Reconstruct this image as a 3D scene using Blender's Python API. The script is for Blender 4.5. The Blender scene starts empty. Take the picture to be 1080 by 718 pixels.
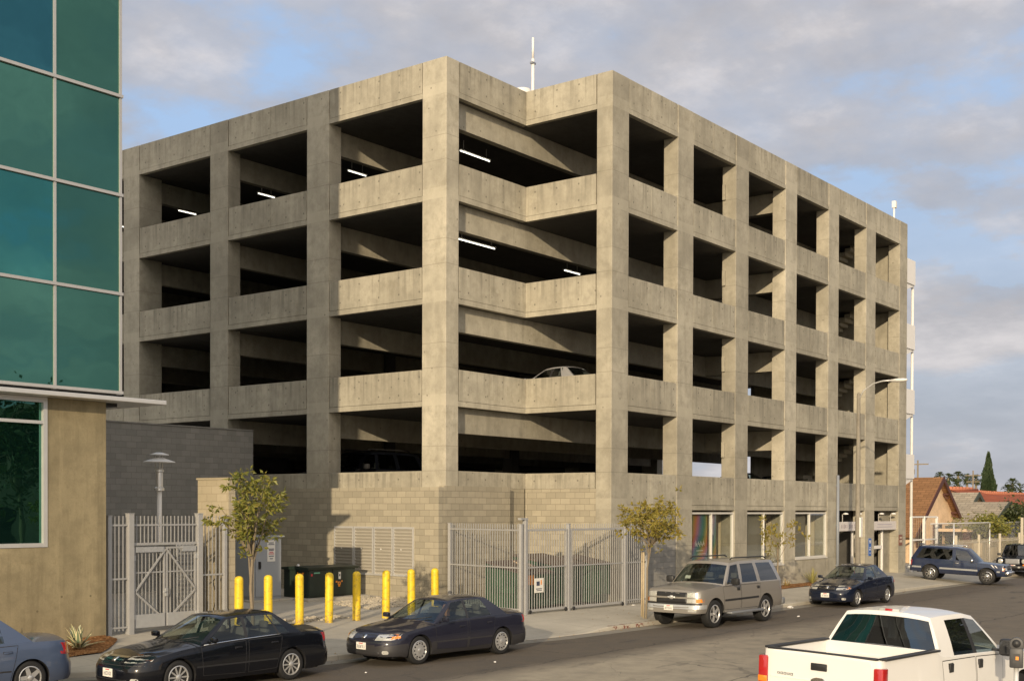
import bpy, bmesh, math, random
from mathutils import Vector, Matrix
from mathutils.bvhtree import BVHTree
R = math.radians
rnd = random.Random(11)
sc = bpy.context.scene
col = sc.collection

# ------------------------------------------------------------------ camera
CAM_H = 3.3
F, CY, YAW, PITCH, ROLL = 1299.75, 550.89, 0.6545, -0.0106, 0.003
fwd = Vector((math.cos(YAW) * math.cos(PITCH), math.sin(YAW) * math.cos(PITCH), math.sin(PITCH)))
rt0 = Vector((math.sin(YAW), -math.cos(YAW), 0))
up0 = rt0.cross(fwd)
rgt = rt0 * math.cos(ROLL) + up0 * math.sin(ROLL)
upv = -rt0 * math.sin(ROLL) + up0 * math.cos(ROLL)
cd = bpy.data.cameras.new('camera')
cam = bpy.data.objects.new('camera', cd)
col.objects.link(cam)
m = Matrix((rgt, upv, -fwd)).transposed().to_4x4()
m.translation = Vector((0, 0, CAM_H))
cam.matrix_world = m
cd.sensor_width = 36
cd.lens = 36 * F / 1080
cd.shift_x = 0
cd.shift_y = (CY - 359) / 1080
cd.clip_start = .1
cd.clip_end = 5000
sc.camera = cam


def ray(u, v):            # direction from the camera through a pixel of the 1080 px photograph (survey helper)
    return fwd + rgt * ((u - 540) / F) - upv * ((v - CY) / F)


def at(u, v, Y=None, X=None, Z=None):
    r = ray(u, v)
    t = Y / r.y if Y is not None else X / r.x if X is not None else (Z - CAM_H) / r.z
    return Vector((0, 0, CAM_H)) + r * t


# ------------------------------------------------------------------ object helpers
def link(o):
    col.objects.link(o)
    return o


def tag(o, label=None, cat=None, group=None, kind=None):
    if label: o['label'] = label
    if cat: o['category'] = cat
    if group: o['group'] = group
    if kind: o['kind'] = kind
    return o


def thing(name, label, cat, loc=(0, 0, 0), rz=0, group=None):
    o = bpy.data.objects.new(name, None)
    o.empty_display_size = .2
    o.location = loc
    o.rotation_euler = (0, 0, rz)
    link(o)
    return tag(o, label, cat, group)


def copy_tree(o, parent=None):
    c = o.copy()
    link(c)
    if parent is not None: c.parent = parent
    for ch in list(o.children): copy_tree(ch, c)
    return c


class MB:
    """collects shapes for one mesh"""
    def __init__(s): s.bm = bmesh.new()

    def box(s, x0, x1, y0, y1, z0, z1, bev=0, mat=0):
        b = bmesh.new() if bev else s.bm
        vs = [b.verts.new((x, y, z)) for z in (z0, z1) for y in (y0, y1) for x in (x0, x1)]
        fs = [b.faces.new([vs[i] for i in q]) for q in ((0, 2, 3, 1), (4, 5, 7, 6), (0, 1, 5, 4), (2, 6, 7, 3), (0, 4, 6, 2), (1, 3, 7, 5))]
        for f in fs: f.material_index = mat
        if bev:
            bmesh.ops.bevel(b, geom=list(b.edges), offset=bev, segments=2, affect='EDGES', profile=.5)
            for f in b.faces: f.material_index = mat
            s.merge(b)
        return s

    def merge(s, b, M=None):
        if M is not None: b.transform(M)
        me = bpy.data.meshes.new('tmp')
        b.to_mesh(me)
        b.free()
        s.bm.from_mesh(me)
        bpy.data.meshes.remove(me)
        return s

    def rbox(s, c, size, rot=(0, 0, 0), bev=0, mat=0):
        b = MB()
        x, y, z = [q / 2 for q in size]
        b.box(-x, x, -y, y, -z, z, bev, mat)
        from mathutils import Euler
        return s.merge(b.bm, Matrix.Translation(Vector(c)) @ Euler(rot).to_matrix().to_4x4())

    def tube(s, pts, rad, n=8, mat=0, cap=True):
        pts = [Vector(p) for p in pts]
        if not isinstance(rad, (list, tuple)): rad = [rad] * len(pts)
        rings = []
        for i, p in enumerate(pts):
            d = (pts[min(i + 1, len(pts) - 1)] - pts[max(i - 1, 0)]).normalized()
            a = Vector((0, 0, 1)) if abs(d.z) < .9 else Vector((1, 0, 0))
            u = d.cross(a).normalized()
            w = d.cross(u)
            rings.append([s.bm.verts.new(p + (u * math.cos(2 * math.pi * k / n) + w * math.sin(2 * math.pi * k / n)) * rad[i]) for k in range(n)])
        for a, b in zip(rings, rings[1:]):
            for k in range(n):
                f = s.bm.faces.new((a[k], a[(k + 1) % n], b[(k + 1) % n], b[k]))
                f.material_index = mat
                f.smooth = True
        if cap:
            for r_ in (rings[0][::-1], rings[-1]):
                f = s.bm.faces.new(r_)
                f.material_index = mat
        return s

    def lathe(s, prof, n=24, axis='Z', at=(0, 0, 0), mat=0, smooth=True):
        rings = []
        A = Vector(at)
        for r, h in prof:
            ring = []
            for k in range(n):
                a = 2 * math.pi * k / n
                c, q = math.cos(a) * r, math.sin(a) * r
                ring.append(s.bm.verts.new(A + (Vector((c, q, h)) if axis == 'Z' else Vector((c, h, q)) if axis == 'Y' else Vector((h, c, q)))))
            rings.append(ring)
        for a, b in zip(rings, rings[1:]):
            for k in range(n):
                f = s.bm.faces.new((a[k], a[(k + 1) % n], b[(k + 1) % n], b[k]))
                f.smooth = smooth
                f.material_index = mat
        for r_, (rr, h) in ((rings[0], prof[0]), (rings[-1], prof[-1])):
            if rr > 1e-4:
                f = s.bm.faces.new(r_)
                f.material_index = mat
        return s

    def poly(s, pts, mat=0):
        f = s.bm.faces.new([s.bm.verts.new(p) for p in pts])
        f.material_index = mat
        return s

    def prism(s, pts2, lo, hi, plane='XZ', mat=0):
        """polygon in a plane, extruded along the third axis"""
        def P(a, b, c):
            return (a, c, b) if plane == 'XZ' else (c, a, b) if plane == 'YZ' else (a, b, c)
        A = [s.bm.verts.new(P(a, b, lo)) for a, b in pts2]
        B = [s.bm.verts.new(P(a, b, hi)) for a, b in pts2]
        n = len(A)
        for f in [s.bm.faces.new(A), s.bm.faces.new(B[::-1])] + [s.bm.faces.new((A[i], B[i], B[(i + 1) % n], A[(i + 1) % n])) for i in range(n)]:
            f.material_index = mat
        return s

    def build(s, name, mats, parent=None, origin=(0, 0, 0), weld=0, smooth=None, world=False):
        """link as ONE mesh object; world=True: coordinates are world ones, moved under the parent's location"""
        if weld: bmesh.ops.remove_doubles(s.bm, verts=list(s.bm.verts), dist=weld)
        bmesh.ops.recalc_face_normals(s.bm, faces=list(s.bm.faces))
        me = bpy.data.meshes.new(name)
        s.bm.to_mesh(me)
        s.bm.free()
        for mm in (mats if isinstance(mats, (list, tuple)) else [mats]): me.materials.append(mm)
        if smooth is not None:
            for p in me.polygons: p.use_smooth = True
            me.set_sharp_from_angle(angle=R(smooth))
        o = bpy.data.objects.new(name, me)
        link(o)
        if parent is not None:
            o.parent = parent
            if world: o.location = -parent.location
        else:
            o.location = origin
        return o


def recenter(o, p):
    """give a top-level mesh built in world coordinates its origin at p"""
    o.data.transform(Matrix.Translation(-Vector(p)))
    o.location = p
    return o


# ------------------------------------------------------------------ material helpers
class NT:
    def __init__(s, name):
        s.m = bpy.data.materials.new(name)
        s.m.use_nodes = True
        s.t = s.m.node_tree
        s.t.nodes.clear()
        s.out = s.n('ShaderNodeOutputMaterial')

    def n(s, t, **kw):
        x = s.t.nodes.new(t)
        for k, v in kw.items():
            if hasattr(x, k) and not k[0].isupper(): setattr(x, k, v)
        return x

    def l(s, a, b): s.t.links.new(a, b)

    def pos(s, obj=False):
        if obj: return s.n('ShaderNodeTexCoord').outputs['Object']
        return s.n('ShaderNodeNewGeometry').outputs['Position']

    def noise(s, vec, scale, detail=6, rough=.6, stretch=None):
        if stretch:
            mp = s.n('ShaderNodeMapping')
            mp.inputs['Scale'].default_value = stretch
            s.l(vec, mp.inputs['Vector'])
            vec = mp.outputs[0]
        x = s.n('ShaderNodeTexNoise')
        x.inputs['Scale'].default_value = scale
        x.inputs['Detail'].default_value = detail
        x.inputs['Roughness'].default_value = rough
        s.l(vec, x.inputs['Vector'])
        return x.outputs[0]

    def ramp(s, fac, stops):
        x = s.n('ShaderNodeValToRGB')
        e = x.color_ramp.elements
        while len(e) < len(stops): e.new(.5)
        for q, (p, c) in zip(e, stops):
            q.position = p
            q.color = (c, c, c, 1) if isinstance(c, (int, float)) else (*c, 1)
        s.l(fac, x.inputs[0])
        return x.outputs[0]

    def mix(s, fac, a, b, mode='MIX'):
        x = s.n('ShaderNodeMix')
        x.data_type = 'RGBA'
        x.blend_type = mode
        x.clamp_factor = True
        for i, v in ((0, fac), (6, a), (7, b)):
            if isinstance(v, (int, float)): x.inputs[i].default_value = v if i == 0 else (v, v, v, 1)
            elif isinstance(v, (tuple, list)): x.inputs[i].default_value = (*v, 1)
            else: s.l(v, x.inputs[i])
        return x.outputs[2]

    def math(s, op, a, b=None, c=None):
        x = s.n('ShaderNodeMath')
        x.operation = op
        for i, v in enumerate((a, b, c)):
            if v is None: continue
            if isinstance(v, (int, float)): x.inputs[i].default_value = v
            else: s.l(v, x.inputs[i])
        return x.outputs[0]

    def xyz(s, vec):
        x = s.n('ShaderNodeSeparateXYZ')
        s.l(vec, x.inputs[0])
        return x.outputs

    def bump(s, h, strength=.3, dist=.02):
        x = s.n('ShaderNodeBump')
        x.inputs['Strength'].default_value = strength
        x.inputs['Distance'].default_value = dist
        s.l(h, x.inputs['Height'])
        return x.outputs[0]

    def bsdf(s, color, rough=.7, metal=0, normal=None, spec=.5, coat=0, **kw):
        x = s.n('ShaderNodeBsdfPrincipled')
        for k, v in (('Base Color', color), ('Roughness', rough), ('Metallic', metal), ('Specular IOR Level', spec), ('Coat Weight', coat)):
            if isinstance(v, (int, float)): x.inputs[k].default_value = v if k != 'Base Color' else (v, v, v, 1)
            elif isinstance(v, (tuple, list)): x.inputs[k].default_value = (*v, 1)
            else: s.l(v, x.inputs[k])
        if coat: x.inputs['Coat Roughness'].default_value = .04
        if normal is not None: s.l(normal, x.inputs['Normal'])
        for k, v in kw.items(): x.inputs[k.replace('_', ' ')].default_value = v
        s.l(x.outputs[0], s.out.inputs[0])
        return s.m


def mat_simple(name, c, rough=.6, metal=0, var=.12, scale=6, spec=.5, bump=0, obj=True, coat=0):
    t = NT(name)
    p = t.pos(obj)
    n = t.noise(p, scale, 5)
    colr = t.mix(n, tuple(q * (1 - var) for q in c), tuple(min(1, q * (1 + var)) for q in c))
    rr = t.math('MULTIPLY_ADD', n, .2, rough - .1)
    nb = t.bump(t.noise(p, scale * 12, 4), bump, .01) if bump else None
    return t.bsdf(colr, rr, metal, nb, spec, coat)


def mat_concrete(name, c, var=.16, streak=.3, joints=False, rough=.85, band=None, drip=None):
    t = NT(name)
    p = t.pos()
    big = t.noise(p, .55, 6, .65)
    mid = t.noise(p, 3.1, 8, .7)
    stre = t.noise(p, 1.0, 6, .6, stretch=(2.6, 2.6, .22))
    fine = t.noise(p, 34, 3, .6)
    oi = t.n('ShaderNodeObjectInfo').outputs['Random']
    col_ = t.mix(t.ramp(big, [(.3, 0), (.7, 1)]), tuple(q * (1 - var) for q in c), tuple(q * (1 + var) for q in c))
    col_ = t.mix(t.math('MULTIPLY', t.ramp(mid, [(.45, 0), (.68, 1)]), .6), col_, tuple(q * .66 for q in c))
    blot = t.noise(p, 1.35, 7, .72)
    col_ = t.mix(t.math('MULTIPLY', t.ramp(blot, [(.55, 0), (.66, 1)]), .42), col_, tuple(q * f for q, f in zip(c, (.62, .6, .55))))
    col_ = t.mix(t.math('MULTIPLY', t.ramp(stre, [(.5, 0), (.72, 1)]), streak), col_, tuple(q * f for q, f in zip(c, (.5, .5, .5))))
    col_ = t.mix(t.math('MULTIPLY', t.ramp(stre, [(.28, 1), (.42, 0)]), streak * .8), col_, tuple(min(1, q * 1.35) for q in c))
    col_ = t.mix(t.math('MULTIPLY', t.ramp(fine, [(.35, 1), (.5, 0)]), .16), col_, tuple(q * .55 for q in c))
    x, y, z = t.xyz(p)
    if band:                    # pour joints: faint lighter lift lines and tie holes at every storey
        z0, S = band
        zz = t.math('MODULO', t.math('SUBTRACT', z, z0 - 10 * S), S)
        b1 = t.math('LESS_THAN', t.math('ABSOLUTE', t.math('SUBTRACT', zz, .2)), .18)
        b2 = t.math('LESS_THAN', t.math('ABSOLUTE', t.math('SUBTRACT', zz, 2.05)), .012)
        b3 = t.math('LESS_THAN', t.math('ABSOLUTE', t.math('SUBTRACT', zz, 1.25)), .012)
        lift = t.math('MULTIPLY', b1, t.ramp(mid, [(.35, 0), (.6, 1)]))
        col_ = t.mix(t.math('MULTIPLY', lift, .5), col_, tuple(min(1, q * 1.25) for q in c))
        col_ = t.mix(t.math('MULTIPLY', t.math('ADD', b2, b3), .5), col_, tuple(q * .5 for q in c))
    if drip:                    # rain streaks running down from the parapet tops, and rows of form-tie holes
        z0, S = drip
        zz = t.math('MODULO', t.math('SUBTRACT', z, z0 - 10 * S), S)
        run = t.noise(p, 1.0, 5, .65, stretch=(5.5, 5.5, .12))
        fade = t.ramp(t.math('DIVIDE', zz, 2.0), [(.1, 0), (.58, 1), (.62, 0)])
        col_ = t.mix(t.math('MULTIPLY', t.math('MULTIPLY', t.ramp(run, [(.5, 0), (.62, 1)]), fade), .62), col_, tuple(q * .45 for q in c))
        pale = t.math('MULTIPLY', t.ramp(run, [(.3, 1), (.42, 0)]), t.ramp(t.math('DIVIDE', zz, 2.0), [(.08, 1), (.5, 0)]))
        col_ = t.mix(t.math('MULTIPLY', pale, .35), col_, tuple(min(1, q * 1.3) for q in c))
        u = t.math('SUBTRACT', t.math('MODULO', t.math('ADD', x, y), .92), .46)
        for zh in (.42, .98):
            w_ = t.math('SUBTRACT', zz, zh)
            d2 = t.math('ADD', t.math('MULTIPLY', u, u), t.math('MULTIPLY', w_, w_))
            col_ = t.mix(t.math('MULTIPLY', t.math('LESS_THAN', d2, .0011), .7), col_, tuple(q * .3 for q in c))
    # tie holes / bug holes
    vo = t.n('ShaderNodeTexVoronoi')
    vo.inputs['Scale'].default_value = 1.9
    t.l(p, vo.inputs['Vector'])
    col_ = t.mix(t.math('MULTIPLY', t.math('LESS_THAN', vo.outputs['Distance'], .06), .75), col_, tuple(q * .4 for q in c))
    hs = t.n('ShaderNodeHueSaturation')
    t.l(col_, hs.inputs['Color'])
    t.l(t.math('MULTIPLY_ADD', oi, .26, .87), hs.inputs['Value'])
    h = t.math('ADD', t.math('MULTIPLY', mid, .6), t.math('MULTIPLY', fine, .4))
    return t.bsdf(hs.outputs[0], rough, 0, t.bump(h, .35, .02), .25)


def mat_block(name, c1, c2, mortar, bw=.405, bh=.205, rough=.9):
    t = NT(name)
    p = t.pos()
    x, y, z = t.xyz(p)
    cb = t.n('ShaderNodeCombineXYZ')
    t.l(t.math('ADD', x, y), cb.inputs[0])
    t.l(z, cb.inputs[1])
    br = t.n('ShaderNodeTexBrick')
    br.inputs['Scale'].default_value = 1
    br.inputs['Brick Width'].default_value = bw
    br.inputs['Row Height'].default_value = bh
    br.inputs['Mortar Size'].default_value = .007
    br.inputs['Mortar Smooth'].default_value = .3
    br.inputs['Bias'].default_value = 0
    br.inputs['Color1'].default_value = (*c1, 1)
    br.inputs['Color2'].default_value = (*c2, 1)
    br.inputs['Mortar'].default_value = (*mortar, 1)
    t.l(cb.outputs[0], br.inputs['Vector'])
    n = t.noise(p, 2.2, 7, .7)
    f = t.noise(p, 45, 3)
    c = t.mix(t.math('MULTIPLY', t.ramp(n, [(.4, 0), (.75, 1)]), .35), br.outputs['Color'], tuple(q * .6 for q in c1))
    c = t.mix(t.math('MULTIPLY', f, .22), c, tuple(q * .6 for q in c1))
    h = t.math('ADD', t.math('MULTIPLY', br.outputs['Fac'], -1), t.math('MULTIPLY', f, .25))
    return t.bsdf(c, rough, 0, t.bump(h, .5, .015), .2)


def mat_glass(name, tint, refl=(.9, .95, 1), base=.08, ior=1.45, rough=.0, dark=None):
    """see-through pane: tinted transparency plus mirror reflection by Fresnel"""
    t = NT(name)
    tr = t.n('ShaderNodeBsdfTransparent')
    tr.inputs[0].default_value = (*tint, 1)
    gl = t.n('ShaderNodeBsdfGlossy')
    gl.inputs['Color'].default_value = (*refl, 1)
    gl.inputs['Roughness'].default_value = rough
    lw = t.n('ShaderNodeLayerWeight')
    lw.inputs[0].default_value = .5
    mx = t.n('ShaderNodeMixShader')
    t.l(t.math('MULTIPLY_ADD', t.math('POWER', lw.outputs['Facing'], 4.5), .9, base + .04), mx.inputs[0])
    t.l(tr.outputs[0], mx.inputs[1])
    t.l(gl.outputs[0], mx.inputs[2])
    t.l(mx.outputs[0], t.out.inputs[0])
    return t.m


def mat_emit(name, c, s):
    t = NT(name)
    e = t.n('ShaderNodeEmission')
    e.inputs[0].default_value = (*c, 1)
    e.inputs[1].default_value = s
    t.l(e.outputs[0], t.out.inputs[0])
    return t.m


def mat_paint(name, c, flake=.0, rough=.3, coat=1, metal=0., dirt=.25):
    t = NT(name)
    p = t.pos(True)
    x, y, z = t.xyz(p)
    d = t.math('MULTIPLY', t.math('MULTIPLY', t.ramp(z, [(.2, 1), (.62, 0)]), t.noise(p, 5, 6, .7)), dirt * 1.2)
    d2 = t.math('MULTIPLY', t.ramp(t.noise(p, 2.5, 7, .7), [(.45, 0), (.8, 1)]), dirt * .25)
    c_ = t.mix(t.math('ADD', d, d2), c, (.2, .17, .13))
    r = t.math('MULTIPLY_ADD', d, .5, rough)
    return t.bsdf(c_, r, metal, None, .15, coat * .75)


def mat_leaf(name, c1, c2, c3, trans=.35):
    t = NT(name)
    p = t.pos()
    n = t.noise(p, 1.7, 3)
    f = t.noise(p, 17, 2)
    c = t.mix(t.ramp(n, [(.35, 0), (.65, 1)]), c1, c2)
    c = t.mix(t.ramp(f, [(.5, 0), (.62, 1)]), c, c3)
    d = t.n('ShaderNodeBsdfPrincipled')
    d.inputs['Roughness'].default_value = .5
    t.l(c, d.inputs['Base Color'])
    tl = t.n('ShaderNodeBsdfTranslucent')
    t.l(c, tl.inputs[0])
    mx = t.n('ShaderNodeMixShader')
    mx.inputs[0].default_value = trans
    t.l(d.outputs[0], mx.inputs[1])
    t.l(tl.outputs[0], mx.inputs[2])
    t.l(mx.outputs[0], t.out.inputs[0])
    return t.m


M = {}
M['concrete'] = mat_concrete('concrete', (.382, .353, .278), var=.26, band=(3.31, 3.354))
M['panel'] = mat_concrete('concrete panel', (.379, .350, .274), var=.24, streak=.4, drip=(3.314, 3.354))
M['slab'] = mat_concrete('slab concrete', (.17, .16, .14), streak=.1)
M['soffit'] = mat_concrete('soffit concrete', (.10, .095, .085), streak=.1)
M['cement'] = mat_concrete('cement wall', (.285, .24, .145), var=.28, streak=.8)
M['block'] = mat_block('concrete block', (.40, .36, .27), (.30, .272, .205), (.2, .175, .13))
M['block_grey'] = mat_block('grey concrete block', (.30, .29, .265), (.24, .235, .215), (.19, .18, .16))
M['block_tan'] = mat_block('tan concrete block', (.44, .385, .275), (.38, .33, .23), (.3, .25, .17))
M['walk'] = None
M['steel'] = mat_simple('galvanised steel', (.52, .53, .53), .45, .55, .14, 9)
M['steel_dark'] = mat_simple('dull steel', (.28, .29, .3), .5, .6, .15, 9)
M['white_paint'] = mat_simple('white paint', (.74, .72, .68), .5, 0, .06, 5)
M['alu'] = mat_simple('aluminium', (.68, .67, .64), .38, .5, .06, 5)
M['fence'] = mat_simple('fence grey paint', (.37, .37, .365), .5, .2, .1, 7)
M['lamp_post'] = mat_concrete('lamp post concrete', (.27, .245, .2))
M['meter'] = mat_simple('dark meter grey', (.05, .05, .052), .5, .2, .15, 9)
M['mullion'] = mat_simple('mullion aluminium', (.48, .47, .45), .42, .4, .06, 5)
M['shop_frame'] = mat_simple('shopfront frame', (.56, .54, .49), .5, 0, .06, 5)
M['black'] = mat_simple('black rubber', (.012, .012, .012), .75, 0, .2, 20)
M['plastic'] = mat_simple('black plastic', (.02, .02, .021), .5, 0, .2, 12)
M['seat'] = mat_simple('seat cloth', (.11, .105, .1), .9, 0, .2, 20)
M['chrome'] = mat_simple('chrome', (.78, .78, .77), .14, 1, .05, 5)
M['rim'] = mat_simple('wheel alloy', (.55, .55, .54), .3, .6, .15, 12)
M['dark_glass'] = mat_simple('dark window glass', (.02, .022, .025), .08, 0, .1, 2, coat=1)
M['partition'] = mat_simple('cream plaster', (.58, .50, .36), .9, 0, .05, 2)
M['lamp_red'] = mat_simple('red lens', (.38, .012, .014), .15, 0, .2, 10, coat=1)
M['lamp_amber'] = mat_simple('amber lens', (.75, .23, .02), .15, 0, .15, 10, coat=1)
M['lamp_clear'] = mat_simple('clear lens', (.52, .52, .48), .2, .3, .35, 30, coat=1)
M['plate'] = mat_simple('plate white', (.72, .7, .64), .5, 0, .06, 10)
M['ink'] = mat_simple('dark ink', (.05, .06, .1), .6)
M['ink_red'] = mat_simple('red ink', (.5, .04, .05), .6)
t = NT('worn yellow paint')
p_ = t.pos()
x, y, z = t.xyz(p_)
n_ = t.noise(p_, 9, 7, .7)
c_ = t.mix(t.ramp(t.noise(p_, 2.5, 4), [(.3, 0), (.7, 1)]), (.70, .47, .012), (.80, .58, .03))
c_ = t.mix(t.math('MULTIPLY', t.ramp(n_, [(.53, 0), (.6, 1)]), .6), c_, (.36, .24, .05))
c_ = t.mix(t.math('MULTIPLY', t.ramp(z, [(.3, 1), (.62, 0)]), t.ramp(n_, [(.4, 0), (.6, .8)])), c_, (.22, .16, .07))
M['yellow'] = t.bsdf(c_, .5)
M['green_box'] = mat_simple('dark green paint', (.016, .027, .021), .42, 0, .2, 3)
M['grey_box'] = mat_simple('grey cabinet paint', (.30, .32, .34), .5, 0, .08, 3)
M['bin_green'] = mat_simple('dumpster green', (.022, .064, .032), .55, 0, .25, 3)
M['bin_lid'] = mat_simple('dumpster lid brown', (.09, .06, .045), .6, 0, .25, 4)
M['orange'] = mat_simple('orange sticker', (.75, .25, .02), .5)
M['sign_blue'] = mat_simple('blue sign', (.03, .12, .42), .45)
M['sign_brown'] = mat_simple('brown sign', (.19, .07, .045), .5)
M['bark'] = mat_simple('young bark', (.21, .17, .115), .9, 0, .3, 12, bump=.5)
M['wood'] = mat_simple('stake wood', (.42, .34, .22), .85, 0, .2, 10)
M['car_glass'] = mat_glass('car glass', (.62, .68, .65), base=.02)
M['car_glass_dark'] = mat_glass('tinted car glass', (.10, .115, .12), base=.06)
M['pane'] = mat_glass('clear pane', (.95, .96, .94), base=.03)
M['tube'] = mat_emit('fluorescent tube', (1, .95, .8), 2.0)
M['skin'] = mat_simple('skin', (.33, .17, .1), .55)
M['cloth'] = mat_simple('light blue shirt', (.5, .57, .6), .9)
M['hair'] = mat_simple('dark hair', (.02, .015, .012), .6)
# ------------------------------------------------------------------ light and sky
SUN_AZ, SUN_EL = R(24.3), R(12.5)          # the sun stands behind the camera's left: it shines along +X and a little along +Y
to_sun = Vector((-math.cos(SUN_AZ) * math.cos(SUN_EL), -math.sin(SUN_AZ) * math.cos(SUN_EL), math.sin(SUN_EL)))
sd = bpy.data.lights.new('sun', 'SUN')
sd.energy = 2.55
sd.angle = R(.55)
sd.color = (1.0, .81, .56)
so = bpy.data.objects.new('sun', sd)
link(so)
so.rotation_euler = to_sun.to_track_quat('Z', 'Y').to_euler()
so.location = to_sun * 200

world = bpy.data.worlds.new('World')
sc.world = world
world.use_nodes = True
wt = world.node_tree
wt.nodes.clear()


class WT(NT):
    def __init__(s, t):
        s.t = t


w = WT(wt)
wout = w.n('ShaderNodeOutputWorld')
bg = w.n('ShaderNodeBackground')
sky = w.n('ShaderNodeTexSky')
sky.sky_type = 'NISHITA'
sky.sun_disc = False
sky.sun_elevation = SUN_EL
sky.sun_rotation = math.atan2(to_sun.x, to_sun.y)
sky.air_density = 1.0
sky.dust_density = 1.6
sky.ozone_density = 1.5
tc = w.n('ShaderNodeTexCoord').outputs['Generated']
x, y, z = w.xyz(tc)
zz = w.math('ADD', w.math('MAXIMUM', z, 0), .22)
cb = w.n('ShaderNodeCombineXYZ')
w.l(w.math('DIVIDE', x, zz), cb.inputs[0])
w.l(w.math('DIVIDE', y, zz), cb.inputs[1])
cb.inputs[2].default_value = 28.2
cl = cb.outputs[0]
n1 = w.noise(cl, 1.9, 10, .58)
n2 = w.noise(cl, .55, 4, .5)
n3 = w.noise(cl, 3.1, 8, .6)
dens = w.math('ADD', w.math('MULTIPLY', n1, .66), w.math('MULTIPLY', n2, .34))
cover = w.ramp(dens, [(.418, .03), (.474, .76), (.55, 1)])
low = w.ramp(z, [(.0, 1), (.12, .75), (.3, 0)])
cover = w.math('MAXIMUM', cover, w.math('MULTIPLY', low, .93))
shade = w.math('ADD', w.math('MULTIPLY', n3, .5), w.math('MULTIPLY', n1, .5))
ccol = w.ramp(shade, [(.36, (2.2, 2.2, 2.42)), (.5, (3.15, 3.1, 3.28)), (.62, (5.0, 4.75, 4.75))])
# clouds near the horizon are greyer
ccol = w.mix(w.math('MULTIPLY', low, .55), ccol, (2.7, 2.7, 2.85))
blue = w.mix(1.0, sky.outputs[0], (1.0, 1.0, 1.0), 'MULTIPLY')
blue = w.mix(.75, blue, (2.5, 3.5, 5.2))
# added glow: unseen sky around the sun brightened and warmed, lifting the shaded facade
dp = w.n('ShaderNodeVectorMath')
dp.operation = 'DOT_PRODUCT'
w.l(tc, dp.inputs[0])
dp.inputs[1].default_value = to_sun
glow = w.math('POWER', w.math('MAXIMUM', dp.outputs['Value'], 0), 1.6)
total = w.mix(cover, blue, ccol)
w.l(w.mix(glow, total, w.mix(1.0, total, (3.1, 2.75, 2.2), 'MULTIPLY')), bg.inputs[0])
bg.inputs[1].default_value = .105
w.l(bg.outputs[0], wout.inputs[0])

sc.view_settings.view_transform = 'Standard'
sc.view_settings.look = 'None'
sc.view_settings.gamma = 1
sc.view_settings.use_curve_mapping = False
sc.view_settings.exposure = 0.7
sc.render.engine = 'CYCLES'
sc.cycles.max_bounces = 8
sc.cycles.diffuse_bounces = 3
sc.cycles.transparent_max_bounces = 16
sc.cycles.use_denoising = True

# ------------------------------------------------------------------ ground
ROAD_Z = -.13
CURB = [(-80, 25.2), (2, 24.6), (9, 23.8), (13, 22.9), (16, 21.2), (18.5, 20.3), (21, 19.95), (24, 19.6), (27, 19.15), (31, 18.95), (40, 18.8), (49, 18.65), (64, 18.4), (90, 18.0), (200, 16.5)]


def curb(x):
    for (a, b), (c, d) in zip(CURB, CURB[1:]):
        if a <= x <= c: return b + (d - b) * (x - a) / (c - a)
    return CURB[-1][1]


def sstep(a, b, t):
    t = max(0, min(1, (t - a) / (b - a)))
    return t * t * (3 - 2 * t)


def drop(x):              # kerb ramps at the two driveways
    return .105 * max(sstep(21.2, 22.4, x) * (1 - sstep(28.2, 29.4, x)), sstep(55.8, 57, x) * (1 - sstep(61.8, 63, x)))


def G(x, y):              # height of the pavement and yards on the far side of the street
    c = curb(x)
    if y < c: return ROAD_Z
    if y < 25.1: g = .28 * (y - c) / max(.3, 25.1 - c)
    else: g = .28 + .045 * (min(y, 29.5) - 25.1)
    return g - drop(x) * max(0, 1 - (y - c) / 1.6)


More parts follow.
